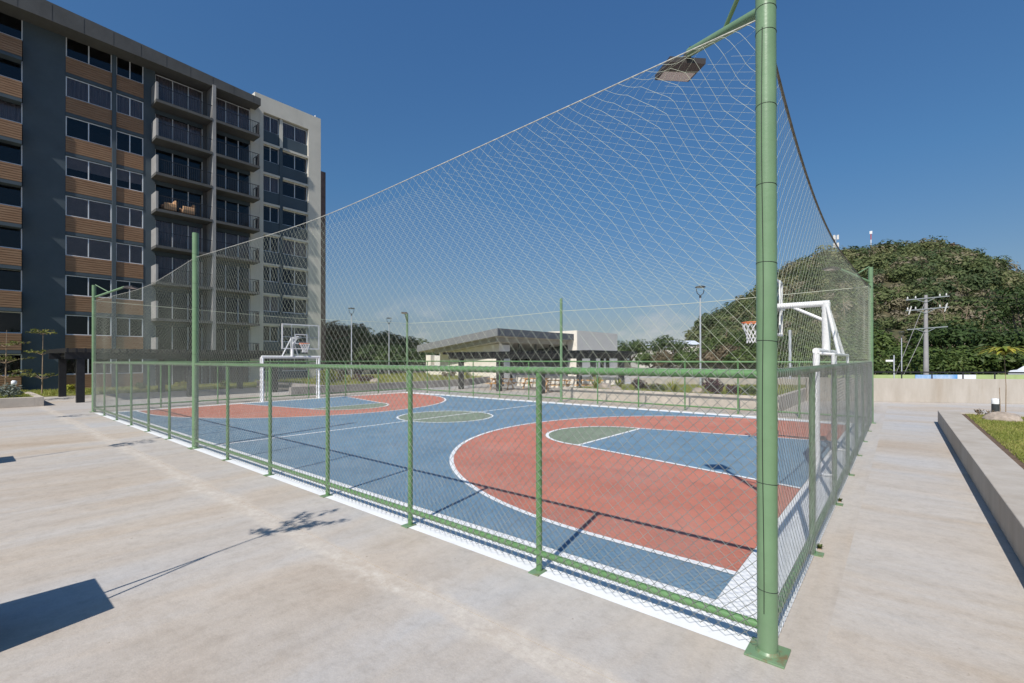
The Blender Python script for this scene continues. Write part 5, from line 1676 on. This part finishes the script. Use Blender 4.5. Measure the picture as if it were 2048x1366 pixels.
for k, (x, y, m, lab) in enumerate(HH):
    f = y / 330.0
    house((x, y, {0: 27.5, 1: 29.0, 2: 29.5, 3: 31.0}[k]), 5.5, 4.5, 3.0, 0.5, m, 'roofmetal' if k % 2 else 'pale_wall', lab, None, 0.12)

# masts on the ridge
t = thing('radio_mast', (-11.6, 326.6, 47), 'slender red and white radio mast on the hill ridge', 'mast')
for k in range(6):
    B().tube([(0, 0, k * 4.4), (0, 0, k * 4.4 + 4.4)], 0.24, 6).build('mast_section', 'redmast' if k % 2 else 'white', t, abs_=False)
B().box(-0.6, 0.6, -0.3, 0.3, 25.2, 26.8).build('antenna', 'white', t, abs_=False)
t = thing('antenna_mast', (-27.7, 323.6, 42), 'antenna mast with pink white panels showing beside the right net edge', 'mast')
B().tube([(0, 0, 0), (0, 0, 31)], 0.4, 6).build('pole', 'steelgrey', t, abs_=False)
for z in (24.5, 29.0):
    for a in range(3):
        x_, y_ = 1.1 * math.cos(a * 2.1), 1.1 * math.sin(a * 2.1)
        B().box(x_ - 0.5, x_ + 0.5, y_ - 0.3, y_ + 0.3, z, z + 2.6).build('panel', 'grey_wall', t, abs_=False)

# banner on the lime fence and a parked white car
banner(7.4, 11.0, 'banner_blue', 'blue and white printed banner on the lime fence by the utility pole')
banner(11.02, 12.6, 'banner_white', 'pale printed banner on the lime fence right of the blue one')
def car(loc, rz, label):
    t = thing('parked_car', loc, label, 'car', None, rz)
    prof = [(-2.15, 0.35), (-2.2, 0.75), (-1.9, 0.92), (-1.2, 1.0), (-0.6, 1.42), (0.7, 1.46), (1.35, 1.05), (2.0, 0.92), (2.2, 0.6), (2.15, 0.35)]
    n_ = len(prof)
    vs = []
    for s, ins in ((-1, 0), (1, 0)):
        for x, z in prof:
            w_ = 0.86 if z < 1.1 else 0.68
            vs.append((x, s * w_, z))
    fs = [tuple(range(n_)), tuple(reversed(range(n_, 2 * n_)))] + [(i, n_ + i, n_ + (i + 1) % n_, (i + 1) % n_) for i in range(n_)]
    B().add(vs, fs).build('body', 'car', t, abs_=False, bevel=0.05)
    for s in (-1, 1):
        B().add([(-1.0, s * 0.80, 1.06), (0.95, s * 0.80, 1.06), (0.62, s * 0.712, 1.38), (-0.55, s * 0.712, 1.36)], [(0, 1, 2, 3)]).build('side_window', 'lampdark', t, abs_=False)
    for x in (-1.35, 1.35):
        for s in (-1, 1):
            w_ = B().tube([(x, s * 0.72, 0.32), (x, s * 0.89, 0.32)], 0.32, 16).build('wheel', 'tyre', t, abs_=False)
            B().tube([(x, s * 0.885, 0.32), (x, s * 0.90, 0.32)], 0.2, 12).build('rim', 'steelgrey', w_, abs_=False)
car((11.2, 64.9, 0.0), 0.75, 'white car parked beyond the lime fence at the right edge')
